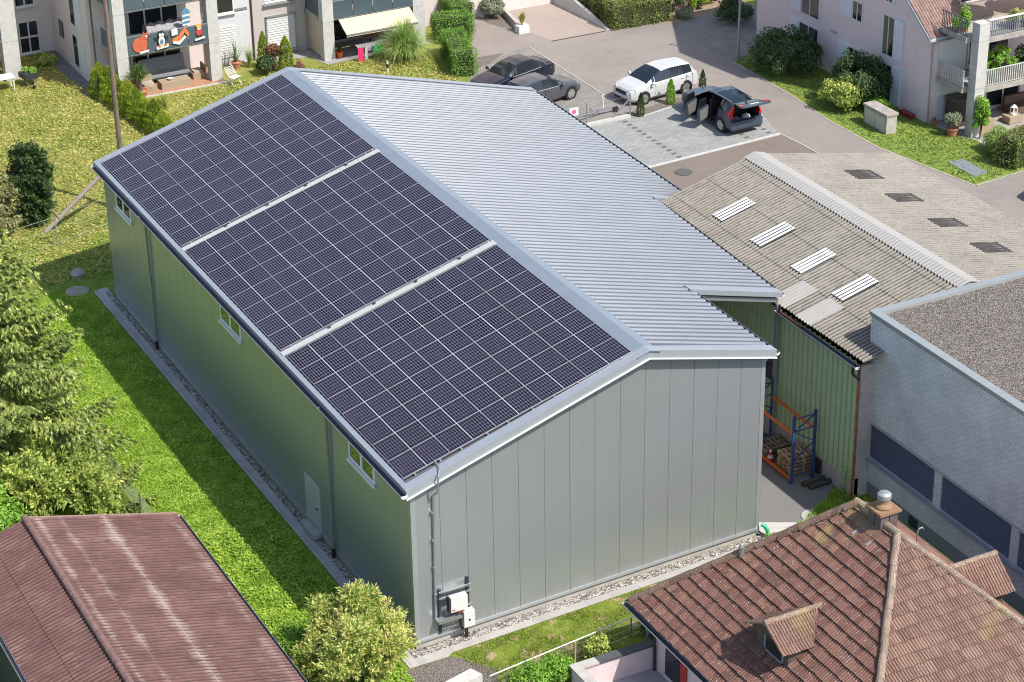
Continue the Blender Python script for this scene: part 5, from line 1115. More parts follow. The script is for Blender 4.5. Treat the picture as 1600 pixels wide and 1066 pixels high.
g = MB(); g.ext([p(.70, -.25, .076), p(.70, .25, .076), p(.82, .25, .076), p(.82, -.25, .076)], up * .012); g.build('number_plate', WHITE, tg)
for xh, L, nm in ((.88, 1.0, 'door'), (-.16, .98, 'door')):
    a = R(62); d = Vector((-math.cos(a), math.sin(a), 0)); n = Vector((math.sin(a), math.cos(a), 0)); o = Vector((xh, .93, 0)); Z = lambda z: Vector((0, 0, z))
    g = MB(); g.ext([o + Z(.36), o + d * L * .9 + Z(.36), o + d * L + Z(.7), o + d * L + Z(1.06), o + Z(1.04)], -n * .11)
    dr = g.build('door', PSUV, suv)
    g = MB(); ins = -n * .115; g.ext([o + d * .08 + Z(.44) + ins, o + d * L * .86 + Z(.44) + ins, o + d * L * .93 + Z(.98) + ins, o + d * .06 + Z(.98) + ins], -n * .02); g.build('door_lining', M('door_lining', (.16, .155, .15), .6), dr)
    g = MB(); t0 = o + d * .12 - n * .05; t1 = o + d * (L - .02) - n * .05
    for q0, q1 in ((t0 + Z(1.05), t0 + d * .28 + Z(1.50) - n * .1), (t0 + d * .28 + Z(1.50) - n * .1, t1 + Z(1.54) - n * .1), (t1 + Z(1.54) - n * .1, t1 + Z(1.05))): g.bar(q0, q1, .045)
    g.build('window_frame', BLACK, dr)
    g = MB(); g.ext([t0 + Z(1.05), t1 + Z(1.05), t1 + Z(1.53) - n * .1, t0 + d * .28 + Z(1.49) - n * .1], -n * .006); g.build('window', CARGLASS, dr)
    if xh > .5: g = MB(); c_ = o + d * .22 + n * .12 + Z(1.1); g.lathe([(.03, -.06), (.1, 0), (.03, .07)], c_, 10, 'x'); g.bar(c_, o + d * .2 + Z(1.05), .05); g.build('mirror', PSUV, dr)
place(suv, (32.74, 33.74, .01), R(91.5))
BAGC = M('bag_grey', (.22, .22, .22), .8)
def wpt(o, v): 
    a = o.rotation_euler[2]; return (o.location[0] + v[0] * math.cos(a) - v[1] * math.sin(a), o.location[1] + v[0] * math.sin(a) + v[1] * math.cos(a), v[2])
g = MB(); c_ = wpt(suv, (-1.75, .3, .44)); g.box(c_[0] - .3, c_[0] + .3, c_[1] - .25, c_[1] + .25, .44, .66); tag(g.build('cargo_box', BAGC, at=(c_[0], c_[1], .44)), 'grey flat case in the open boot of the blue estate car', 'case')
g = MB(); c_ = wpt(suv, (-1.7, -.35, .44)); g.lathe([(.18, 0), (.24, .1), (.2, .3), (.08, .36)], (c_[0], c_[1], .44), 10); tag(g.build('shopping_bag', M('bag_white', (.55, .55, .55), .8), at=(c_[0], c_[1], .44)), 'pale bulging bag in the open boot of the blue estate car', 'bag')
far = dup(hat, (41.55, 18.1, .01), R(190), 'dark grey hatchback car cut by the right picture edge behind the fibre cement shed'); far.name = 'grey_hatchback.001'

# ------------------------------------------------------------ fences, poles, small things outdoors
pf = thing('parking_fence', 'grey steel post and wire fence on the white kerb by the parking bays', 'fence', (27.5, 36.2, 0))
for x in (24.2, 26.56, 29.02): g = MB(); g.tube([(x, 36.18, .1), (x, 36.18, 1.2)], .035, 8); g.build('post', GALV, pf)
g = MB(); g.bar((28.05, 36.2, .14), (29.0, 36.18, 1.0), .05); g.build('brace', GALV, pf)
g = MB()
for z in (.3, .75, 1.12): g.bar((24.2, 36.18, z), (29.02, 36.18, z), .010)
for k in range(48): g.bar((24.2 + .1 * k, 36.18, .2), (24.2 + .1 * k, 36.18, 1.12), .004)
g.build('wire_mesh', GALV, pf)
g = MB(); g.box(25.55, 26.05, 36.10, 36.12, .72, 1.16); g.mi = 1; g.ext(ell(25.8, .94, .13, .13, 12) and [(x, 36.098, z) for x, z in ell(25.8, .94, .13, .12, 12)], (0, -.004, 0)); tag(g.build('warning_sign', [WHITE, M('sign_pink', (.72, .12, .25), .5)], at=(25.8, 36.1, .9)), 'small white sign with a pink round symbol hung on the fence', 'sign')
ta = thing('trailer_frame', 'low grey trailer drawbar with cables standing behind the fence', 'trailer', (27.6, 37.0, 0))
g = MB(); g.bar((25.6, 36.75, .25), (28.7, 37.1, .35), .06); g.bar((25.6, 37.3, .22), (28.7, 37.1, .35), .06); g.bar((27.6, 36.9, .3), (28.2, 37.5, 1.0), .03); g.bar((28.0, 37.0, .3), (28.2, 37.5, 1.0), .03); g.bar((26.2, 36.8, .25), (26.2, 37.35, .25), .05); g.build('frame', GALV, ta)
g = MB(); g.lathe([(.16, -.05), (.16, .05)], (28.75, 37.15, .17), 12, 'y'); g.build('wheel', BLACK, ta)
lp = MB(); lp.tube([(38.16, 40.5, 0), (38.16, 40.5, 5.5)], [.07, .05], 10); lp.lathe([(.1, 0), (.1, .25)], (38.16, 40.5, 0), 10); tag(lp.build('lamp_post', GALV, at=(38.16, 40.5, 0)), 'slim grey lamp post at the grass corner of the court', 'lamp post')
up = thing('utility_pole', 'tall brown wooden pole with a leaning strut behind the hall', 'pole', (3.32, 37.5, 0))
g = MB(); g.tube([(3.32, 37.5, 0), (3.32, 37.5, 12)], [.13, .09], 12); g.build('pole', M('pole_wood', (.19, .135, .11), .85, .25, 12, stretch=(1, 1, .15)), up)
g = MB(); g.tube([(-.62, 37.1, 0), (3.25, 37.48, 2.75)], [.11, .10], 10); g.build('strut', WOODG, up)
mf = thing('wire_fence', 'low wire mesh fence with thin posts across the lawn beside the hall', 'fence', (1, 35.9, 0))
WIRE = M('pale_wire', (.30, .36, .24), .5)
for x, y in ((-3.3, 34.9), (-.52, 35.5), (2.6, 36.6), (5.5, 37.6)): g = MB(); g.bar((x, y, 0), (x, y, 1.45), .05); g.build('post', WOODG, mf)
g = MB(); fp = [(-3.3, 34.9), (-.52, 35.5), (2.6, 36.6), (5.5, 37.6)]
for a, b in zip(fp, fp[1:]):
    for z in (.1, .8, 1.35): g.bar((*a, z), (*b, z), .016)
    L = math.hypot(b[0] - a[0], b[1] - a[1]); n = int(L / .12)
    for k in range(n): t_ = k / n; x, y = a[0] + (b[0] - a[0]) * t_, a[1] + (b[1] - a[1]) * t_; g.bar((x, y, .1), (x, y, 1.35), .003)
g.build('wire_mesh', WIRE, mf)
g = MB(); g.bar((-.6, 35.4, 1.75), (-.3, 35.6, 1.2), .08); g.build('crossbar', WOODG, mf)
ff = thing('mesh_fence', 'greenish mesh fence on posts beside the red shed lawn', 'fence', (-4.9, 12.8, 0))
for y in (9.5, 12.0, 14.5, 17.0): g = MB(); g.bar((-4.9, y, 0), (-4.9, y, .95), .05); g.build('post', WOODB, ff)
g = MB()
for z in (.08, .25, .42, .59, .76, .92): g.bar((-4.9, 9.5, z), (-4.9, 17, z), .012)
for k in range(94): g.bar((-4.9, 9.5 + .08 * k, .06), (-4.9, 9.5 + .08 * k, .92), .008)
g.build('wire_mesh', WIRE, ff)
gf = thing('garden_fence', 'thin wire fence with a pale top rail along the patchy lawn', 'fence', (4.4, -2.7, 0))
A_, B_ = Vector((.9, -3.35, 0)), Vector((7.6, -2.55, 0))
for k in range(6): p = A_ + (B_ - A_) * k / 5; g = MB(); g.bar(p, p + Vector((0, 0, .82)), .035); g.build('post', GALV, gf)
g = MB(); g.tube([A_ + Vector((0, 0, .82)), B_ + Vector((0, 0, .82))], .022, 6); g.build('rail', WHITE, gf)
g = MB()
for z in (.15, .4, .65): g.bar(A_ + Vector((0, 0, z)), B_ + Vector((0, 0, z)), .008)
for k in range(60): p = A_ + (B_ - A_) * k / 60; g.bar(p + Vector((0, 0, .05)), p + Vector((0, 0, .8)), .004)
g.build('wire_mesh', GALV, gf)
g = MB(); g.tube([(6.55, -3.3, 0), (6.55, -3.3, 1.15)], .09, 10); tag(g.build('stone_post', CONC, at=(6.55, -3.3, 0)), 'short round concrete post beside the dark terrace coping', 'post')
g = MB(); g.bar((3.95, -3.2, 0), (3.95, -3.2, .95), .07, .05); tag(g.build('wooden_stake', PALLETW, at=(3.95, -3.2, 0)), 'pale wooden stake beside the shrubs at the terrace wall', 'stake')
mp = MB()
mp.tube([(21.3, 48.1, 0), (21.3, 48.1, .22)], .06, 8); mp.mi = 1; mp.tube([(21.3, 48.1, .22), (21.3, 48.1, .44)], .06, 8); mp.mi = 0; mp.tube([(21.3, 48.1, .44), (21.3, 48.1, .6)], .06, 8)
tag(mp.build('marker_post', [WHITE, BLACK], at=(21.3, 48.1, 0)), 'small black and white marker post on the lawn behind the ridge', 'post')
# ramp walls, drain
g = MB(); g.ext([(33.6, 58, 0), (34.1, 54.2, 0), (34.45, 47.9, 0), (34.62, 47.95, 0), (34.4, 54.3, 0), (33.95, 58, 0)], (0, 0, .02))
g.add([(34.05, 56, 0), (34.45, 47.9, 0), (34.65, 47.95, 0), (34.35, 56, 0), (34.05, 56, 1.05), (34.3, 52.0, .85), (34.45, 47.9, .06), (34.65, 47.95, .06), (34.5, 52.0, .85), (34.35, 56, 1.05)], [[0, 1, 6, 5, 4], [3, 9, 8, 7, 2], [4, 5, 8, 9], [5, 6, 7, 8], [1, 2, 7, 6], [0, 4, 9, 3]])
tag(g.build('ramp_wall', CONCW, at=(34.3, 52, 0)), 'tapering pale concrete wall along the ramp in front of the boxwood hedge', 'wall')
g = MB(); g.ext([(30.15, 50.2, 0), (30.9, 54.2, 0), (31.1, 54.15, 0), (30.35, 50.15, 0)], (0, 0, .38)); tag(g.build('kerb_wall', CONC, at=(30.6, 52, 0)), 'low concrete kerb wall behind the white plant box', 'wall')
sheet('gravel_bed', [(29.3, 52.4), (30.1, 50.3), (30.9, 54.1), (29.9, 54.1)], .014, GRAVELP)
sheet('ramp', [(30.5, 50.2), (31.1, 47.95), (34.4, 47.9), (34.0, 58), (31.6, 58)], .012, RAMPC)
g = MB(); g.ext([(31.0, 47.86, .012), (34.3, 47.83, .012), (34.3, 47.93, .012), (31.0, 47.97, .012)], (0, 0, .008)); structure('drain_channel', g, M('drain_iron', (.06, .045, .04), .8))
g = MB(); g.ext([(29.0, 58.5, 0), (29.42, 53.7, 0), (29.62, 53.75, 0), (29.3, 58.5, 0)], (0, 0, .85)); tag(g.build('boundary_wall', M('board_wall', (.34, .31, .28), .9, .2, 4, stretch=(1, 6, .4)), at=(29.4, 56, 0)), 'grey board marked concrete wall beside the round bush on the ramp', 'wall')
g = MB(); g.box(31.6, 40, 57.8, 58.1, 0, 3); tag(g.build('ramp_end_wall', STUCCOP, at=(35, 58, 0)), 'pinkish garage wall at the top of the ramp', 'wall')

# ------------------------------------------------------------ yard: rack, pallets, cone, bundles
rk = thing('pallet_rack', 'blue pallet rack frame with orange beams against the green shed wall', 'pallet rack', (16.6, 4.1, 0))
for y in (2.82, 5.52):
    g = MB()
    for x in (16.1, 17.0): g.box(x - .05, x + .05, y - .04, y + .04, .02, 2.75); g.box(x - .09, x + .09, y - .08, y + .08, .0, .02)
    zz = [.3, .9, 1.5, 2.1, 2.6]
    for k, z in enumerate(zz[:-1]): a, b = (16.1, 17.0) if k % 2 else (17.0, 16.1); g.bar((a, y, z), (b, y, zz[k + 1]), .035)
    for z in (.3, 2.6, 2.1): g.bar((16.1, y, z), (17.0, y, z), .035)
    g.build('upright_frame', BLUE, rk)
for x, z in ((16.1, 2.0), (17.0, 2.0), (16.1, .16), (17.0, .16)): g = MB(); g.box(x - .03, x + .03, 2.86, 5.48, z - .06, z + .05); g.build('beam', ORANGE, rk)
def pallet(m):
    g = MB()
    for k in range(7): g.box(-.4, .4, -.6 + k * .183, -.6 + k * .183 + .1, .122, .144)
    for x in (-.4, -.07, .26):
        g.box(x, x + .14, -.6, .6, .10, .122); g.box(x, x + .1, -.6, .6, 0, .022)
        for y in (-.6, -.07, .46): g.box(x, x + .14, y, y + .14, .022, .10)
    return g.build('wooden_pallet', m)
p0 = pallet(PALLETW); k = 0
for i in range(5):
    o = p0 if i == 0 else copy_tree(p0); o.location = (16.85 + random.uniform(-.03, .03), 3.55 + random.uniform(-.03, .03), .02 + .146 * i); o.rotation_euler[2] = R(90 + random.uniform(-3, 3))
    tag(o, 'light wooden pallet, %s in the stack inside the blue rack' % ['lowest', 'second from below', 'middle one', 'second from the top', 'topmost'][i], 'pallet', 'stacked pallets in the rack')
p1 = pallet(PALLETOLD)
for i in range(3):
    o = p1 if i == 0 else copy_tree(p1); o.location = (16.75 + random.uniform(-.04, .04), 5.0 + random.uniform(-.04, .04), .02 + .146 * i); o.rotation_euler[2] = R(90 + random.uniform(-4, 4))
    tag(o, 'weathered dark pallet, %s in the pile behind the cone' % ['lowest', 'middle one', 'topmost'][i], 'pallet', 'weathered pallets behind the cone')
tc = thing('traffic_cone', 'red and white traffic cone on the pallets between the hall and the rack', 'traffic cone', (16.28, 4.45, .02))
g = MB(); g.lathe([(.15, .04), (.115, .18)], (16.28, 4.45, .02), 14); g.lathe([(.085, .30), (.058, .42)], (16.28, 4.45, .02), 14); g.lathe([(.035, .52), (.025, .58)], (16.28, 4.45, .02), 14); g.box(16.12, 16.44, 4.29, 4.61, .02, .06); g.build('cone', RED, tc)
g = MB(); g.lathe([(.115, .18), (.085, .30)], (16.28, 4.45, .02), 14); g.lathe([(.058, .42), (.035, .52)], (16.28, 4.45, .02), 14); g.build('stripe', WHITE, tc)
OLIVE = M('olive_tarp', (.06, .06, .04), .7, .3, 8)
for i, (x, y) in enumerate(((16.75, 2.42), (16.85, 2.14))):
    g = MB(); g.tube([(x - .45, y, .1), (x, y + .03, .11), (x + .5, y + .06, .1)], [.10, .11, .10], 10)
    for q_ in (-.3, .3): g.tube([(x + q_ - .02, y + .015, .105), (x + q_ + .02, y + .017, .105)], .118, 10)
    tag(g.build('rolled_bundle', OLIVE, at=(x, y, 0)), ['dark olive rolled bundle on the yard, nearer the pallet rack', 'dark olive rolled bundle on the yard, nearer the grass strip'][i], 'bundle', 'rolled bundles on the yard')
# ------------------------------------------------------------ vegetation
L_SPRUCE = leafmat('spruce_needles', [(.045, .085, .025), (.18, .25, .06), (.36, .43, .11), (.56, .57, .20)], .2)
L_PALESP = leafmat('pale_needles', [(0.112, 0.138, 0.062), (0.275, 0.288, 0.125), (0.45, 0.425, 0.213)], .15)
L_YELLOW = leafmat('yellow_green_leaves', [(0.111, 0.176, 0.041), (0.277, 0.37, 0.084), (0.462, 0.536, 0.13), (0.739, 0.739, 0.24)], .3)
L_BRIGHT = leafmat('bright_leaves', [(0.113, 0.228, 0.028), (0.228, 0.418, 0.057), (0.38, 0.607, 0.095)], .3)
L_DARK = leafmat('dark_leaves', [(0.024, 0.054, 0.02), (0.061, 0.115, 0.038), (0.135, 0.196, 0.068)], .2)
L_HEDGE = leafmat('hedge_leaves', [(0.079, 0.176, 0.026), (0.176, 0.352, 0.053), (0.299, 0.51, 0.088)], .25)
L_BOX = leafmat('boxwood_leaves', [(0.09, 0.128, 0.03), (0.21, 0.262, 0.068), (0.375, 0.405, 0.135)], .25)
L_BUSH = leafmat('bush_leaves', [(0.081, 0.163, 0.033), (0.244, 0.357, 0.065), (0.439, 0.52, 0.13), (0.683, 0.617, 0.227), (0.8, 0.683, 0.293)], .18, nscale=1.6)
L_THUJA = leafmat('thuja_leaves', [(0.101, 0.162, 0.024), (0.284, 0.385, 0.041), (0.527, 0.567, 0.072)], .25)
L_PALM = leafmat('palm_leaves', [(0.042, 0.098, 0.028), (0.098, 0.182, 0.049), (0.252, 0.308, 0.084)], .2)
L_YPALM = leafmat('yellow_palm_leaves', [(0.12, 0.168, 0.036), (0.336, 0.36, 0.072), (0.576, 0.504, 0.132)], .2)
L_REED = leafmat('reed_leaves', [(0.137, 0.254, 0.058), (0.293, 0.429, 0.117), (0.546, 0.624, 0.234)], .25)
L_RED = leafmat('reddish_leaves', [(.10, .07, .03), (.28, .12, .07), (.40, .20, .12)], .25)
L_GREY = leafmat('grey_green_leaves', [(0.117, 0.156, 0.091), (0.26, 0.299, 0.195), (0.39, 0.416, 0.286)], .2)
L_FLOWER = leafmat('flower_petals', [(.45, .15, .2), (.7, .45, .5), (.75, .7, .68)], .3)
L_GRASS = leafmat('grass_blades', [(0.168, 0.3, 0.03), (0.348, 0.516, 0.066), (0.552, 0.696, 0.132)], .35, nscale=1.6)

def bush(name, label, cat, base, rad, h, n, leaf, mat, clumps=26, cr=None, seed=1, group=None, trunk=True, low=-.55, asp=.55, zc=None, lump=.6):
    t = thing(name, label, cat, (base[0], base[1], 0), group)
    rz = h / 2 * 1.02; c = (base[0], base[1], zc or h / 2); cr = cr or rad * .32
    P, N = clump_crown(c, (rad - cr * .6, rad - cr * .6, max(.1, rz - cr * .6)), n, clumps, cr, lump, seed, low)
    k = P[:, 2] > .03; P, N = P[k], N[k]
    A, B = leaf_axes(N, leaf, asp, .75); quads_obj('crown', P, A, B, mat, t)
    if trunk:
        g = MB(); rr = np.random.default_rng(seed)
        for q_ in range(6):
            a = rr.uniform(0, 6.28); e = rad * rr.uniform(.35, .75); r0 = max(.015, rad * .035)
            g.tube([(base[0] + .03 * math.cos(a), base[1] + .03 * math.sin(a), 0), (base[0] + e * .4 * math.cos(a), base[1] + e * .4 * math.sin(a), h * .4), (base[0] + e * math.cos(a), base[1] + e * math.sin(a), h * rr.uniform(.6, .85))], [r0 * 1.6, r0, r0 * .4], 6)
        g.build('stems', BARK, t)
    return t
def spray_bush(name, label, cat, base, lobes, ntw, nl, tl, leaf, asp, mat, seed):
    """a crown of leafy twigs: every twig springs from one of the lobes and carries leaves that point outwards along it"""
    t = thing(name, label, cat, (base[0], base[1], 0)); g = np.random.default_rng(seed); lob = np.array(lobes, float); wt = lob[:, 3] ** 2; k = g.choice(len(lob), ntw, p=wt / wt.sum())
    d = unit(g.normal(0, 1, (ntw, 3)) + np.array([0, 0, .25])); tip = np.array([base[0], base[1], 0]) + lob[k, :3] + d * (lob[k, 3:4] * g.uniform(.55, 1.08, (ntw, 1)))
    dirn = unit(d + np.array([0, 0, .35]) + g.normal(0, .25, (ntw, 3))); m = ntw * nl; i = np.repeat(np.arange(ntw), nl); u = g.uniform(0, 1, (m, 1)) ** .8
    sp = unit(np.cross(dirn[i], g.normal(0, 1, (m, 3)))); P = tip[i] - dirn[i] * tl * u + sp * .05 * g.uniform(.3, 1.6, (m, 1)); ok = P[:, 2] > .03
    ax = unit(dirn[i] * .8 + sp * g.uniform(.4, 1.3, (m, 1)) + g.normal(0, .2, (m, 3)) - np.array([0, 0, .15])); up = unit(np.cross(ax, g.normal(0, 1, (m, 3)))); sz = leaf * g.uniform(.6, 1.25, (m, 1))
    quads_obj('crown', (P + ax * sz / 2)[ok], (ax * sz / 2)[ok], (up * sz * asp / 2)[ok], mat, t); b = MB()
    for j in range(0, ntw, max(1, ntw // 160)):
        c = lob[k[j], :3] + np.array([base[0], base[1], 0]); b.tube([(base[0], base[1], .05), tuple(c * .5 + np.array([base[0], base[1], 0]) * .5), tuple(c), tuple(tip[j])], [.03, .025, .015, .005], 4, False)
    b.build('stems', BARK, t); return t
def conifer(name, label, base, h, rad, mat, seed=3, levels=30, per=9, twigs=13, nper=11, nl=.17, droop=.25, bare=.03):
    t = thing(name, label, 'tree', (base[0], base[1], 0)); g = np.random.default_rng(seed); x0, y0 = base
    mb = MB(); mb.tube([(x0, y0, 0), (x0, y0, h * .5), (x0, y0, h)], [h * .016, h * .010, .012], 9); mb.build('trunk', BARK, t)
    Ps, As, Bs = [], [], []; br = MB()
    for li in range(levels):
        f = (li + .5) / levels; z = h * (bare + (1 - bare) * f); L = rad * (1 - f) ** .82 + .12
        for k in range(max(4, int(per * (1 - f * .45)))):
            a = g.uniform(0, 2 * math.pi); Lb = L * g.uniform(.72, 1.12); d = np.array([math.cos(a), math.sin(a), 0]); s_ = np.array([-d[1], d[0], 0])
            dz = -droop * Lb * g.uniform(.7, 1.4) * (1 - .8 * f); zj = g.uniform(-.12, .12)
            pt = lambda u: np.array([x0, y0, z + zj]) + d * Lb * u + np.array([0, 0, dz * math.sin(min(1, u * 1.15) * math.pi * .62) + .10 * Lb * u * u + (.55 * Lb * u * f)])
            if li % 2 == 0: br.tube([tuple(pt(0)), tuple(pt(.5)), tuple(pt(1.0))], [.03 * (1 - f) + .008, .02 * (1 - f) + .006, .006], 4, False)
            nt_ = max(4, int(twigs * Lb / rad)); 
            for u in np.linspace(.15, 1.0, nt_):
                p = pt(u); side = Lb * .30 * (1.1 - u * .75)
                for sd in (-1, 1):
                    tl = side * g.uniform(.6, 1.1); dirn = unit(d * .75 + s_ * sd * .8 + np.array([0, 0, g.uniform(-.45, -.05)]))
                    m = nper; v = g.uniform(0, 1, (m, 1)); q_ = p + dirn * tl * v + g.normal(0, .025, (m, 3))
                    ax = unit(dirn + np.array([0, 0, -.55]) + g.normal(0, .35, (m, 3)))
                    up = unit(np.cross(ax, g.normal(0, 1, (m, 3))))
                    sz = nl * g.uniform(.6, 1.2, (m, 1)); Ps.append(q_); As.append(ax * sz / 2); Bs.append(up * sz * .2)
    br.build('branches', M('spruce_branch', (.20, .16, .11), .95, .2, 10), t)
    quads_obj('crown', np.concatenate(Ps), np.concatenate(As), np.concatenate(Bs), mat, t); return t
conifer('spruce_tree', 'large spruce tree with drooping pale green needles left of the hall', (-8.9, 14.9), 11.8, 4.7, L_SPRUCE, 3, 38, 14, 18, 26, .18)
conifer('pale_conifer', 'pale conifer at the left edge beyond the small dark tree', (-3.6, 37.6), 7.2, 2.1, L_PALESP, 5, 28, 10, 12, 16, .17)
spray_bush('leafy_tree', 'yellow green leafy tree behind the red corrugated roof', 'tree', (-8.1, 12.0), [(0, 0, 2.0, 1.6), (1.3, .3, 1.7, 1.2), (-1.3, .2, 2.2, 1.3), (.3, 1.1, 2.9, 1.1), (-.7, -.9, 2.9, 1.1), (1.2, -1.0, 2.2, 1.0), (-1.9, -.8, 1.6, 1.1), (1.9, 1.0, 1.3, .8)], 1100, 42, .45, .15, .5, L_YELLOW, 11)
bush('leafy_tree', 'darker green leafy tree at the left corner of the red shed', 'tree', (-11.2, 9.6), 2.0, 4.2, 18000, .15, L_BRIGHT, 34, .6, 12, low=-.3)
spray_bush('small_tree', 'small dark leaved tree standing alone on the dry lawn', 'tree', (-.75, 38.2), [(0, 0, 1.0, .95), (.3, .1, 1.9, .95), (-.35, 0, 2.4, .85), (.25, .1, 3.2, .7), (-.3, -.1, 3.5, .55), (.55, 0, 2.7, .6), (.15, 0, .6, .8)], 420, 26, .4, .19, .5, L_DARK, 21)
spray_bush('tall_shrub', 'tall shrub with green and orange tinted leaves at the front hall corner', 'shrub', (-2.3, -.75), [(0, 0, 1.3, 1.25), (.95, .3, 1.7, .85), (-.9, .3, 1.2, .95), (.35, .75, 2.3, .85), (-.35, -.5, 2.25, .85), (.75, -.6, 1.5, .8), (-.55, .9, 1.75, .75), (1.45, .15, 1.05, .6), (.1, .35, 2.95, .45), (-1.45, .5, .9, .75), (-.75, 1.1, 2.45, .4), (.85, .6, 2.55, .4), (-1.0, -.6, 1.7, .7)], 1050, 44, .38, .15, .27, L_BUSH, 31)
for i, (x, y, r_, h, lb) in enumerate(((-3.3, 1.5, 1.0, 1.1, 'low bright green shrub between the lawn shadow and the tall corner shrub'), (-4.0, .2, .9, 1.0, 'low bright green shrub beside the red shed gutter'), (-1.75, 1.9, .75, .9, 'low bright green shrub touching the slab path'))):
    bush('low_shrub', lb, 'shrub', (x, y), r_, h, 9000, .09, L_BRIGHT, 40, .25, 41 + i, trunk=False, low=-.1)
# clipped hedges
def hedge(name, label, pts, w, h, mat, leaf=.07, dens=420, group=None):
    t = thing(name, label, 'hedge', (pts[0][0], pts[0][1], 0), group); core = MB(); Ps, Ns = [], []; g = np.random.default_rng(len(pts) * 7 + int(h * 10))
    for a, b in zip(pts, pts[1:]):
        a, b = np.array([*a, 0.]), np.array([*b, 0.]); L = np.linalg.norm(b - a); d = (b - a) / L; n = np.array([-d[1], d[0], 0]); e = .12
        core.ext([a - n * (w / 2 - e) + d * e, b - n * (w / 2 - e) - d * e, b + n * (w / 2 - e) - d * e, a + n * (w / 2 - e) + d * e], (0, 0, h - e))
        for area, f in ((L * h, 0), (L * h, 1), (L * w, 2), (w * h, 3), (w * h, 4)):
            m = int(area * dens); u, v = g.uniform(0, 1, m), g.uniform(0, 1, m); o = np.ones((m, 1))
            if f == 0: P = a + d * (u * L)[:, None] - n * w / 2 + np.array([0, 0, h]) * v[:, None]; N = -n * o
            elif f == 1: P = a + d * (u * L)[:, None] + n * w / 2 + np.array([0, 0, h]) * v[:, None]; N = n * o
            elif f == 2: P = a + d * (u * L)[:, None] + n * ((v - .5) * w)[:, None] + np.array([0, 0, h]); N = np.array([0, 0, 1.]) * o
            elif f == 3: P = a + n * ((u - .5) * w)[:, None] + np.array([0, 0, h]) * v[:, None]; N = -d * o
            else: P = b + n * ((u - .5) * w)[:, None] + np.array([0, 0, h]) * v[:, None]; N = d * o
            wob = .05 * np.sin(P[:, :1] * 5.1) + .05 * np.sin(P[:, 1:2] * 4.3 + 1) + .04 * np.sin(P[:, 2:3] * 6)
            Ps.append(P + N * (g.normal(-.03, .05, (m, 1)) + wob)); Ns.append(N)
    P = np.concatenate(Ps); N = np.concatenate(Ns); k = P[:, 2] > .02; A, B = leaf_axes(N[k], leaf, .6, .9)
    quads_obj('leaves', P[k], A, B, mat, t); core.build('twigs', M('hedge_twigs', (.035, .045, .015), .95), t); return t
hedge('clipped_hedge', 'bright green clipped hedge along the road beyond the ridge', [(27.5, 58.5), (27.75, 54.5), (27.35, 51.2)], 1.3, 1.75, L_HEDGE)
hedge('clipped_hedge', 'bright green hedge arm running from the road towards the ornamental grass', [(27.4, 50.6), (25.4, 51.0)], 1.0, 1.5, L_HEDGE)
hedge('clipped_hedge', 'bright green hedge block nearest the hall ridge beside the gravel corner', [(25.6, 49.2), (24.5, 45.4)], 1.2, 1.35, L_HEDGE)
hedge('boxwood_hedge', 'large yellowish boxwood hedge beside the ramp wall', [(35.3, 52.5), (35.4, 48.1)], 1.2, 1.45, L_BOX, .085, 330)
hedge('boxwood_hedge', 'large yellowish boxwood hedge front facing the road', [(34.75, 48.2), (38.4, 48.05)], 1.15, 1.4, L_BOX, .085, 330)
hedge('boxwood_hedge', 'bushy light green hedge at the right edge by the lawn', [(40.9, 21.9), (43.6, 22.6)], 1.3, 1.5, L_BOX, .085, 330)
bush('pale_grass_clump', 'tall green grass clump behind the right edge hedge', 'ornamental grass', (41.9, 23.5), .8, 1.3, 5000, .22, L_REED, 20, .3, 51, trunk=False, asp=.12)
bush('dark_shrub', 'big dark green shrub in the shade of the mauve house', 'shrub', (39.3, 37.7), 1.85, 2.35, 15000, .13, L_DARK, 60, .45, 61)
bush('dark_shrub', 'big dark green shrub between the road and mauve house window', 'shrub', (40.0, 32.1), 1.75, 2.55, 15000, .13, L_DARK, 60, .45, 62)
bush('sunlit_shrub', 'sunlit pale yellow green shrub in front of the dark shrub', 'shrub', (38.85, 31.9), 1.25, 1.75, 9000, .13, L_YELLOW, 70, .3, 63, lump=.4)
bush('sunlit_shrub', 'small sunlit green shrub behind the concrete meter cabinet', 'shrub', (39.7, 30.2), .6, .95, 2500, .11, L_BRIGHT, 16, .25, 64)
bush('shade_shrub', 'dark shrub at the far corner of the mauve house', 'shrub', (41.2, 45.6), 1.1, 1.5, 5000, .12, L_DARK, 26, .35, 65)
bush('flowering_shrub', 'dark shrub with white and pink flowers beside the boxwood hedge', 'shrub', (39.5, 49.2), .95, 1.3, 5000, .12, L_DARK, 26, .3, 66)
P, N = clump_crown((39.5, 49.1, .75), (.8, .8, .6), 500, 20, .25, .8, 67); A, B = leaf_axes(N, .11, .8); tag(quads_obj('blossoms', P, A, B, L_FLOWER, None, (39.5, 49.2, 0)), 'white and pink blossoms on the dark shrub by the hedge', 'flowers')
bush('yellow_shrub', 'yellow green shrub right of the flowering shrub', 'shrub', (40.6, 48.7), .8, 1.05, 5000, .11, L_THUJA, 24, .25, 68); bush('yellow_shrub', 'small yellow green shrub nearest the lamp post bed edge', 'shrub', (41.9, 49.3), .7, .95, 4000, .11, L_THUJA, 20, .25, 69)
bush('lavender_bush', 'grey green lavender bush at the bed edge', 'shrub', (39.2, 47.55), .62, .6, 3500, .13, L_GREY, 20, .2, 70, trunk=False, asp=.18)
bush('round_bush', 'round grey green bush at the end of the board marked wall', 'shrub', (30.0, 53.0), .75, 1.3, 5500, .10, L_GREY, 34, .22, 71)
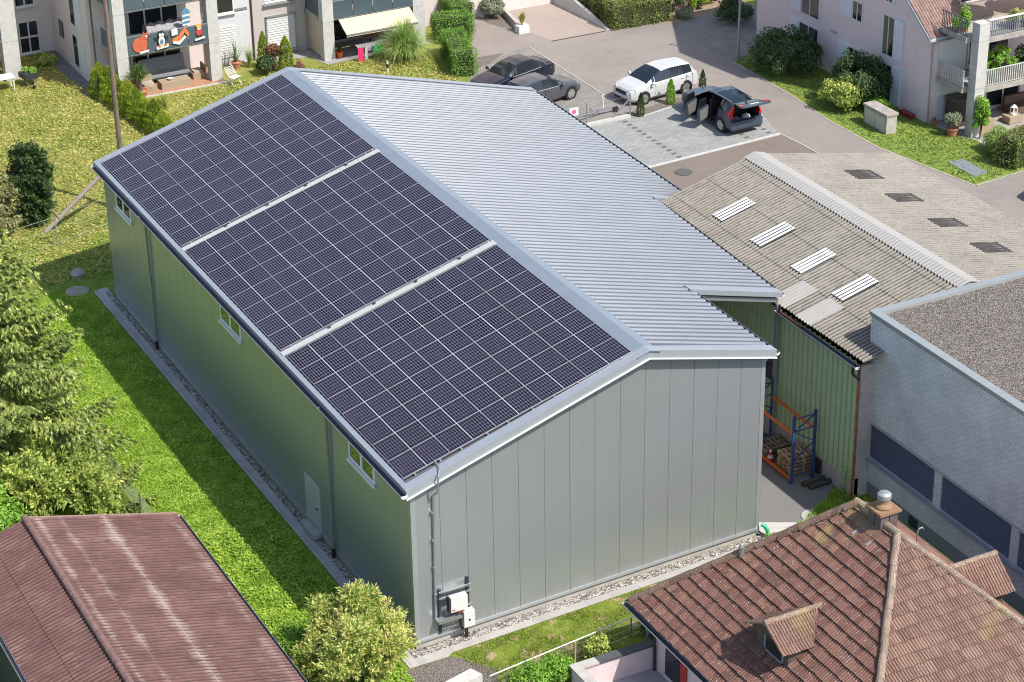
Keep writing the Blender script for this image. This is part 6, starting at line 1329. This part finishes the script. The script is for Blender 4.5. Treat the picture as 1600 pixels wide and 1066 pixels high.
# thuja row and other columns
def column(name, label, x, y, h, r_, n, mat, seed, group=None, leaf=.11):
    t = thing(name, label, 'conifer', (x, y, 0), group); g = np.random.default_rng(seed); z = h * g.uniform(0, 1, n) ** .85; f = z / h; rr = r_ * (1.08 - f ** 3) * (.85 + .3 * np.sin(z * 9 + seed) ** 2 * .6); a = g.uniform(0, 6.283, n)
    rad = rr * g.uniform(.55, 1.05, n) ** .5; P = np.stack([x + rad * np.cos(a), y + rad * np.sin(a), z + .02], 1); N = np.stack([np.cos(a), np.sin(a), .5 + 0 * a], 1)
    up = unit(np.array([0, 0, 1.]) + .5 * N + g.normal(0, .35, (n, 3))); A = up * leaf * g.uniform(.6, 1.2, (n, 1)) / 2; B = unit(np.cross(up, g.normal(0, 1, (n, 3)))) * leaf * .22
    quads_obj('foliage', P, A, B, mat, t); m = MB(); m.tube([(x, y, 0), (x, y, h * .8)], [.03, .01], 6); m.build('stem', BARK, t); return t
pl = ['nearest the apartment wall', 'second from the apartment wall', 'third from the apartment wall', 'middle of the row', 'third from the hall roof', 'second from the hall roof', 'nearest the hall roof']
for i in range(8):
    u = i / 7; lab = 'yellow green thuja of the terrace row, ' + (pl[i] if i < 7 else 'last one half hidden by the hall roof')
    column('thuja', lab, 7.05 + .85 * u ** .7, 52.3 - 7.2 * u, 1.75 - .3 * u + .2 * math.sin(i * 2.3), .56, 4200, L_THUJA, 80 + i, 'thuja row by the terrace')
column('small_conifer', 'small dark green column conifer at the end of the white kerb', 29.55, 35.75 + .3, 1.2, .2, 1300, L_DARK, 90, leaf=.09)
column('small_conifer', 'small light green column shrub between the white and blue cars', 31.72, 36.75, 1.3, .24, 1300, L_BRIGHT, 91, leaf=.11)
column('small_conifer', 'small dark green column conifer behind the blue estate car bonnet', 33.75, 37.0, 1.35, .2, 1300, L_DARK, 92, leaf=.09)
column('thuja', 'thin green thuja beside the reddish shrub at the apartment wall', 15.9, 51.9, 2.0, .32, 2200, L_THUJA, 93); column('thuja', 'taller green thuja in front of the roller shutter', 16.75, 50.9, 1.9, .4, 3000, L_THUJA, 94)
bush('reddish_shrub', 'reddish brown shrub between two thujas at the apartment wall', 'shrub', (16.15, 51.2), .55, 1.6, 3500, .11, L_RED, 24, .25, 95); bush('dark_shrub', 'dark shrub at the foot of the reddish shrub', 'shrub', (15.6, 51.0), .6, 1.1, 3000, .11, L_DARK, 20, .25, 96)
bush('reddish_shrub', 'small reddish shrub beside the hall ridge and the taller thuja', 'shrub', (17.2, 50.3), .35, .7, 1200, .10, L_RED, 12, .16, 97)
def blades(name, base, n, L, mat, par, spread=1.2, curve=1.0, w=.02, segs=4, seed=0, stiff=.5, a0=0):
    g = np.random.default_rng(seed); mb = MB(); x, y, z = base
    for k in range(n):
        a = 2 * math.pi * g.uniform(); e = g.uniform(.15, 1) * spread; l_ = L * g.uniform(.65, 1.1); d = np.array([math.cos(a), math.sin(a)]); s_ = np.array([-d[1], d[0]]); rows = []
        for i in range(segs + 1):
            u = i / segs; r_ = l_ * e * u * .75; h = l_ * (math.sin(min(1.0, u) * (1.0 + stiff)) * (1.05 - .35 * e) - curve * .42 * e * u ** 2.2); ww = w * (1.1 - u)
            c = np.array([x, y]) + d * (r_ + .02); rows.append([(*(c - s_ * ww), z + max(.0, h)), (*(c + s_ * ww), z + max(.0, h))])
        mb.grid(rows)
    return mb.build(name, mat, par)
def pot(par, x, y, r_, h, m=TERRA):
    g = MB(); g.lathe([(r_ * .72, 0), (r_ * .95, h * .85), (r_ * 1.08, h * .86), (r_ * 1.08, h), (r_ * .9, h), (r_ * .88, h * .9)], (x, y, .01), 18); return g.build('pot', m, par)
t = thing('ornamental_grass', 'large fountain of ornamental grass beside the hedges', 'ornamental grass', (22.9, 49.3, 0)); blades('leaves', (22.9, 49.3, 0), 1500, 2.5, L_REED, t, 1.2, .9, .016, 5, 1)
def potpalm(label, x, y, r_, hp, trunk, L, n, mat, seed):
    t = thing('potted_palm', label, 'potted palm', (x, y, 0)); pot(t, x, y, r_, hp)
    if trunk: g = MB(); g.tube([(x, y, hp * .9), (x, y, hp + trunk)], [.13, .11], 9); g.build('trunk', BARK, t)
    blades('leaves', (x, y, hp + trunk), n, L, mat, t, 1.3, .9, .022, 5, seed)
potpalm('dark green cycad palm with short trunk in a pot at the left deck corner', 8.75, 51.0, .38, .4, .45, 1.25, 240, L_PALM, 5)
potpalm('yellow green cycad palm in a terracotta pot on the lawn by the thujas', 8.35, 46.6, .3, .45, .3, 1.15, 240, L_YPALM, 6)
t = thing('potted_plant', 'thin leaved plant in a terracotta pot before the white roller shutter', 'potted plant', (14.6, 52.6, 0)); pot(t, 14.6, 52.6, .26, .36); blades('leaves', (14.6, 52.6, .36), 26, 1.25, L_PALM, t, .9, .7, .03, 5, 7)
t = thing('reed_clump', 'upright reed clump beside the terracotta pot', 'ornamental grass', (15.25, 52.3, 0)); blades('leaves', (15.25, 52.3, 0), 70, 1.35, L_REED, t, .5, .5, .02, 4, 8)
t = thing('potted_plant', 'dark plant in an orange pot beside the concrete pillar', 'potted plant', (20.0, 51.35, 0)); pot(t, 20.0, 51.35, .2, .34, ORANGE); blades('leaves', (20.0, 51.35, .34), 40, .6, L_PALM, t, .9, .6, .03, 4, 9)
t = thing('plant_box', 'white plant box with a yellow green shrub at the ramp', 'planter', (30.3, 50.0, 0)); g = MB(); g.box(29.98, 30.62, 49.75, 50.3, .01, .42); g.build('box', WHITE, t); blades('leaves', (30.3, 50.02, .42), 150, .75, L_YPALM, t, .6, .3, .03, 4, 10)
bush('creeping_shrub', 'yellow green creeping shrub in the shaded apartment corner', 'shrub', (6.0, 58.5), .75, .45, 2500, .12, L_YELLOW, 20, .2, 98, trunk=False)
bush('cuttings', 'heap of bright green cuttings in the wheelbarrow', 'plant cuttings', (4.35, 55.6), .4, .35, 1200, .1, L_BRIGHT, 14, .15, 99, trunk=False, zc=.8)
# garden shrubs at the terrace wall
for i, (x, y, r_, h, lb) in enumerate(((2.2, -3.75, .7, .95, 'green shrub at the bottom edge before the garden fence'), (3.05, -3.65, .65, 1.0, 'green shrub left of the pale wall corner'), (4.75, -3.35, .55, 1.05, 'green shrub leaning over the dark coping of the terrace wall'), (6.9, -3.2, .5, .8, 'dark green shrub between the concrete post and the house gutter'))):
    bush('garden_shrub', lb, 'shrub', (x, y), r_, h, 3500, .10, L_DARK if i == 3 else L_YELLOW if i == 2 else L_BRIGHT, 26, .25, 110 + i, 'shrubs at the terrace wall')
bush('weed_patch', 'bright green weeds along the slab path right end', 'weeds', (13.6, -.55), .8, .35, 3000, .09, L_BRIGHT, 24, .22, 121, trunk=False); bush('weed_patch', 'bright green weeds along the slab path before the roof vent', 'weeds', (12.3, -.75), .7, .3, 2400, .09, L_BRIGHT, 20, .22, 122, trunk=False)
t = thing('young_sapling', 'slender bright green sapling above the tiled roof edge', 'sapling', (16.9, .75, 0)); g = MB(); g.tube([(16.9, .75, 0), (16.9, .75, 1.5)], [.02, .006], 5); g.build('stem', BARK, t)
gg = np.random.default_rng(5); n = 60; zz = np.linspace(.3, 1.55, n); aa = np.arange(n) * 2.4; P = np.stack([16.9 + .10 * np.cos(aa), .75 + .10 * np.sin(aa), zz], 1); A = np.stack([np.cos(aa), np.sin(aa), .5 + 0 * aa], 1) * .07; B = np.stack([-np.sin(aa), np.cos(aa), 0 * aa], 1) * .022; quads_obj('leaves', P, A, B, L_BRIGHT, t)
# plants of the mauve house
t = bush('climbing_plant', 'climbing plant on the concrete balcony pillar of the mauve house', 'climbing plant', (42.15, 25.35), .42, 2.3, 2200, .12, L_BRIGHT, 26, .2, 131)
t = bush('olive_bush', 'grey green olive bush in a terracotta pot beside the balcony pillar', 'potted plant', (41.25, 26.3), .5, .7, 1600, .10, L_GREY, 20, .2, 132, zc=.85); pot(t, 41.25, 26.3, .28, .42)
t = thing('potted_plant', 'small terracotta pot at the mauve house corner', 'potted plant', (41.35, 27.85, 0)); pot(t, 41.35, 27.85, .15, .24); blades('leaves', (41.35, 27.85, .24), 30, .25, L_GREY, t, .9, .6, .03, 3, 11)
def boxplant(label, x, y, z, r_, h, n, m, seed):
    t = thing('balcony_plant', label, 'plant', (x, y, z)); P, N = clump_crown((x, y, z + h / 2), (r_, r_ * .6, h / 2), n, 24, .2, .6, seed); A, B = leaf_axes(N, .12, .55); quads_obj('foliage', P, A, B, m, t); g = MB(); g.box(x - r_ * .6, x + r_ * .6, y - .12, y + .12, z, z + .2); g.build('trough', TERRA, t)
boxplant('leafy green plant behind the lower balcony railing', 43.8, 26.4, 2.5, .9, 1.5, 3800, L_BRIGHT, 141); boxplant('second leafy plant on the lower balcony further right', 45.6, 26.5, 2.5, .7, 1.3, 2600, L_DARK, 142)
boxplant('vine hanging over the upper terrace railing corner', 41.9, 27.0, 5.0, .45, 1.2, 1500, L_BRIGHT, 143); boxplant('small plant behind the upper terrace front railing', 44.6, 26.2, 5.0, .6, .9, 1500, L_YELLOW, 144)
t = thing('raised_planter', 'tall brown planter with green plants on the mauve house patio', 'planter', (42.75, 25.9, 0)); g = MB(); g.box(42.4, 43.2, 25.6, 26.2, .05, .75); g.build('box', WICKER, t); P, N = clump_crown((42.8, 25.9, .9), (.4, .35, .2), 1200, 18, .15, .6, 145); A, B = leaf_axes(N, .11, .5); quads_obj('foliage', P, A, B, L_BRIGHT, t)

# ------------------------------------------------------------ grass blades (uncountable)
def grass(name, poly, n, L, w, mat, z=0, hole=None, keep=None):
    pa = np.array(poly, float); lo, hi = pa.min(0), pa.max(0); g = np.random.default_rng(n); P = g.uniform(lo, hi, (n, 2))
    def inp(P, pa):
        r_ = np.zeros(len(P), bool); j = len(pa) - 1
        for i in range(len(pa)):
            c = ((pa[i, 1] > P[:, 1]) != (pa[j, 1] > P[:, 1])) & (P[:, 0] < (pa[j, 0] - pa[i, 0]) * (P[:, 1] - pa[i, 1]) / (pa[j, 1] - pa[i, 1] + 1e-12) + pa[i, 0]); r_ ^= c; j = i
        return r_
    P = P[inp(P, pa)]
    if keep is not None: P = P[keep(P, g)]
    m = len(P); a = g.uniform(0, 6.283, m); le = g.uniform(0, .7, (m, 1)); h = L * g.uniform(.5, 1.2, (m, 1)) * (1 + .5 * np.sin(P[:, :1] * 2.3 + np.sin(P[:, 1:] * 1.7) * 2) * np.sin(P[:, 1:] * 2.9))
    d = np.stack([np.cos(a), np.sin(a)], 1); A = np.concatenate([d * le, np.ones((m, 1))], 1) * h / 2; B = np.stack([-d[:, 1], d[:, 0], 0 * a], 1) * w
    o = quads_obj(name, np.concatenate([P, np.full((m, 1), z)], 1), A, B, mat, None, (0, 0, 0), tri=True); tag(o, kind='stuff'); return o
grass('grass', [(-.72, 30.1), (-.68, -.8), (-1.6, -1.6), (-4.8, -1.5), (-4.8, 20), (-4.6, 31), (-1.0, 31)], 170000, .085, .016, L_GRASS)
grass('grass', [(-4.75, -2), (-1.9, -1.2), (-1.0, 2.0), (-2.2, 9.0), (-4.75, 9.5)], 40000, .15, .025, L_GRASS)
grass('grass', [(.97, -.70), (11.8, -.28), (14.5, -.08), (17.2, .4), (17.2, -3.4), (9, -4.0), (1.6, -4.0)], 42000, .06, .012, leafmat('dry_grass_blades', [(.08, .12, .02), (.16, .21, .04), (.30, .28, .10)], .3, nscale=1.5), .01, keep=lambda P, g: (np.sin(P[:, 0] * 1.9 + 1.2 * np.sin(P[:, 1] * 2.3)) * np.sin(P[:, 1] * 2.7 + P[:, 0]) < .35))
grass('grass', [(14.4, .2), (15.7, .85), (16.7, 1.35), (17.3, 1.5), (17.9, .4), (16, -.3)], 7000, .2, .025, L_GRASS, .01)

def clover(name, x0, x1, y0, y1, n, size, mat, hz):
    g = np.random.default_rng(n); P = np.stack([g.uniform(x0, x1, n), g.uniform(y0, y1, n), g.uniform(.02, hz, n)], 1)
    k = np.sin(P[:, 0] * 3.1 + 1.5 * np.sin(P[:, 1] * 1.3)) * np.sin(P[:, 1] * 2.3 + np.sin(P[:, 0] * 2)) + g.normal(0, .5, n) > -.25
    P = P[k]; A, B = leaf_axes(np.tile([0, 0, 1.], (len(P), 1)), size, .8, .45); tag(quads_obj(name, P, A, B, mat, None, (0, 0, 0)), kind='stuff')
clover('clover', -4.75, -.75, -1.5, 30, 100000, .075, L_GRASS, .09)
clover('clover', -4.75, -1.2, -1.5, 9.5, 42000, .085, L_GRASS, .20)

L_DRY = leafmat('dry_lawn_tufts', [(.17, .23, .04), (.32, .36, .075), (.47, .43, .14), (.60, .50, .21)], .2, nscale=.7)
def tufts(name, poly, n, size, mat, z=.012):
    pa = np.array(poly, float); lo, hi = pa.min(0), pa.max(0); g = np.random.default_rng(n + 1); P = g.uniform(lo, hi, (n, 2)); r_ = np.zeros(n, bool); j = len(pa) - 1
    for i in range(len(pa)):
        r_ ^= ((pa[i, 1] > P[:, 1]) != (pa[j, 1] > P[:, 1])) & (P[:, 0] < (pa[j, 0] - pa[i, 0]) * (P[:, 1] - pa[i, 1]) / (pa[j, 1] - pa[i, 1] + 1e-12) + pa[i, 0]); j = i
    P = P[r_]; P = np.concatenate([P, g.uniform(z, z + .05, (len(P), 1))], 1); A, B = leaf_axes(np.tile([0, 0, 1.], (len(P), 1)), size, .5, .6); tag(quads_obj(name, P, A, B, mat, None, (0, 0, 0)), kind='stuff')
tufts('dry_grass', [(-9, 31.5), (7.0, 31.5), (20, 31), (24, 43), (24, 50.3), (13.5, 50.6), (8, 50.6), (7.0, 52), (5.5, 60), (-6, 60)], 150000, .13, L_DRY)
tufts('cut_grass', [(37.8, 40.3), (39.4, 40.6), (41.1, 41.0), (41.1, 28.3), (41.9, 25.4), (41.5, 23.6), (41.3, 21.4), (38.6, 21.1), (37.6, 26.8), (37.6, 30.8), (37.9, 34.6)], 16000, .11, leafmat('cut_grass_blades', [(.10, .17, .03), (.19, .28, .05), (.30, .35, .08)], .2, nscale=.7), .015)
# ------------------------------------------------------------ camera, sun, sky
cam = bpy.data.cameras.new('camera'); co = bpy.data.objects.new('camera', cam); COL.objects.link(co); SC.camera = co
YAW, PITCHc, ROLL = CAMANG
cy_, sy_ = math.cos(YAW), math.sin(YAW); cp_, sp_ = math.cos(PITCHc), math.sin(PITCHc)
fw = Vector((sy_ * cp_, cy_ * cp_, sp_)); rt = Vector((cy_, -sy_, 0)); upv = rt.cross(fw)
r2 = rt * math.cos(ROLL) + upv * math.sin(ROLL); u2 = -rt * math.sin(ROLL) + upv * math.cos(ROLL)
mw = Matrix(((r2.x, u2.x, -fw.x, CAMLOC[0]), (r2.y, u2.y, -fw.y, CAMLOC[1]), (r2.z, u2.z, -fw.z, CAMLOC[2]), (0, 0, 0, 1)))
co.matrix_world = mw; cam.sensor_width = 36; cam.lens = CAMF; cam.clip_end = 2000; cam.clip_start = .5
SUN = Vector((.345, -.70, 1)).normalized()
sl_ = bpy.data.lights.new('sun', 'SUN'); sl_.energy = 3.6; sl_.angle = R(.5); sl_.color = (1, .94, .84)
so = bpy.data.objects.new('sun', sl_); COL.objects.link(so); so.rotation_euler = SUN.to_track_quat('Z', 'Y').to_euler(); so.location = (0, 0, 60)
w = bpy.data.worlds.new('World'); SC.world = w; w.use_nodes = True; nt = w.node_tree; bg = nt.nodes['Background']
sk = nt.nodes.new('ShaderNodeTexSky'); sk.sky_type = 'NISHITA'; sk.sun_disc = False; sk.sun_elevation = math.asin(SUN.z); sk.sun_rotation = math.atan2(SUN.x, SUN.y)
sk.air_density = 1.0; sk.dust_density = 1.4; sk.ozone_density = 1.1
nt.links.new(sk.outputs[0], bg.inputs[0]); bg.inputs[1].default_value = .125
v = SC.view_settings; v.view_transform = 'Standard'; v.look = 'None'; v.gamma = 1; v.exposure = EXPO; v.use_curve_mapping = False
SC.render.engine = 'CYCLES'; SC.cycles.max_bounces = 6; SC.cycles.use_denoising = True; SC.cycles.pixel_filter_type = 'BLACKMAN_HARRIS'; SC.cycles.filter_width = 1.05
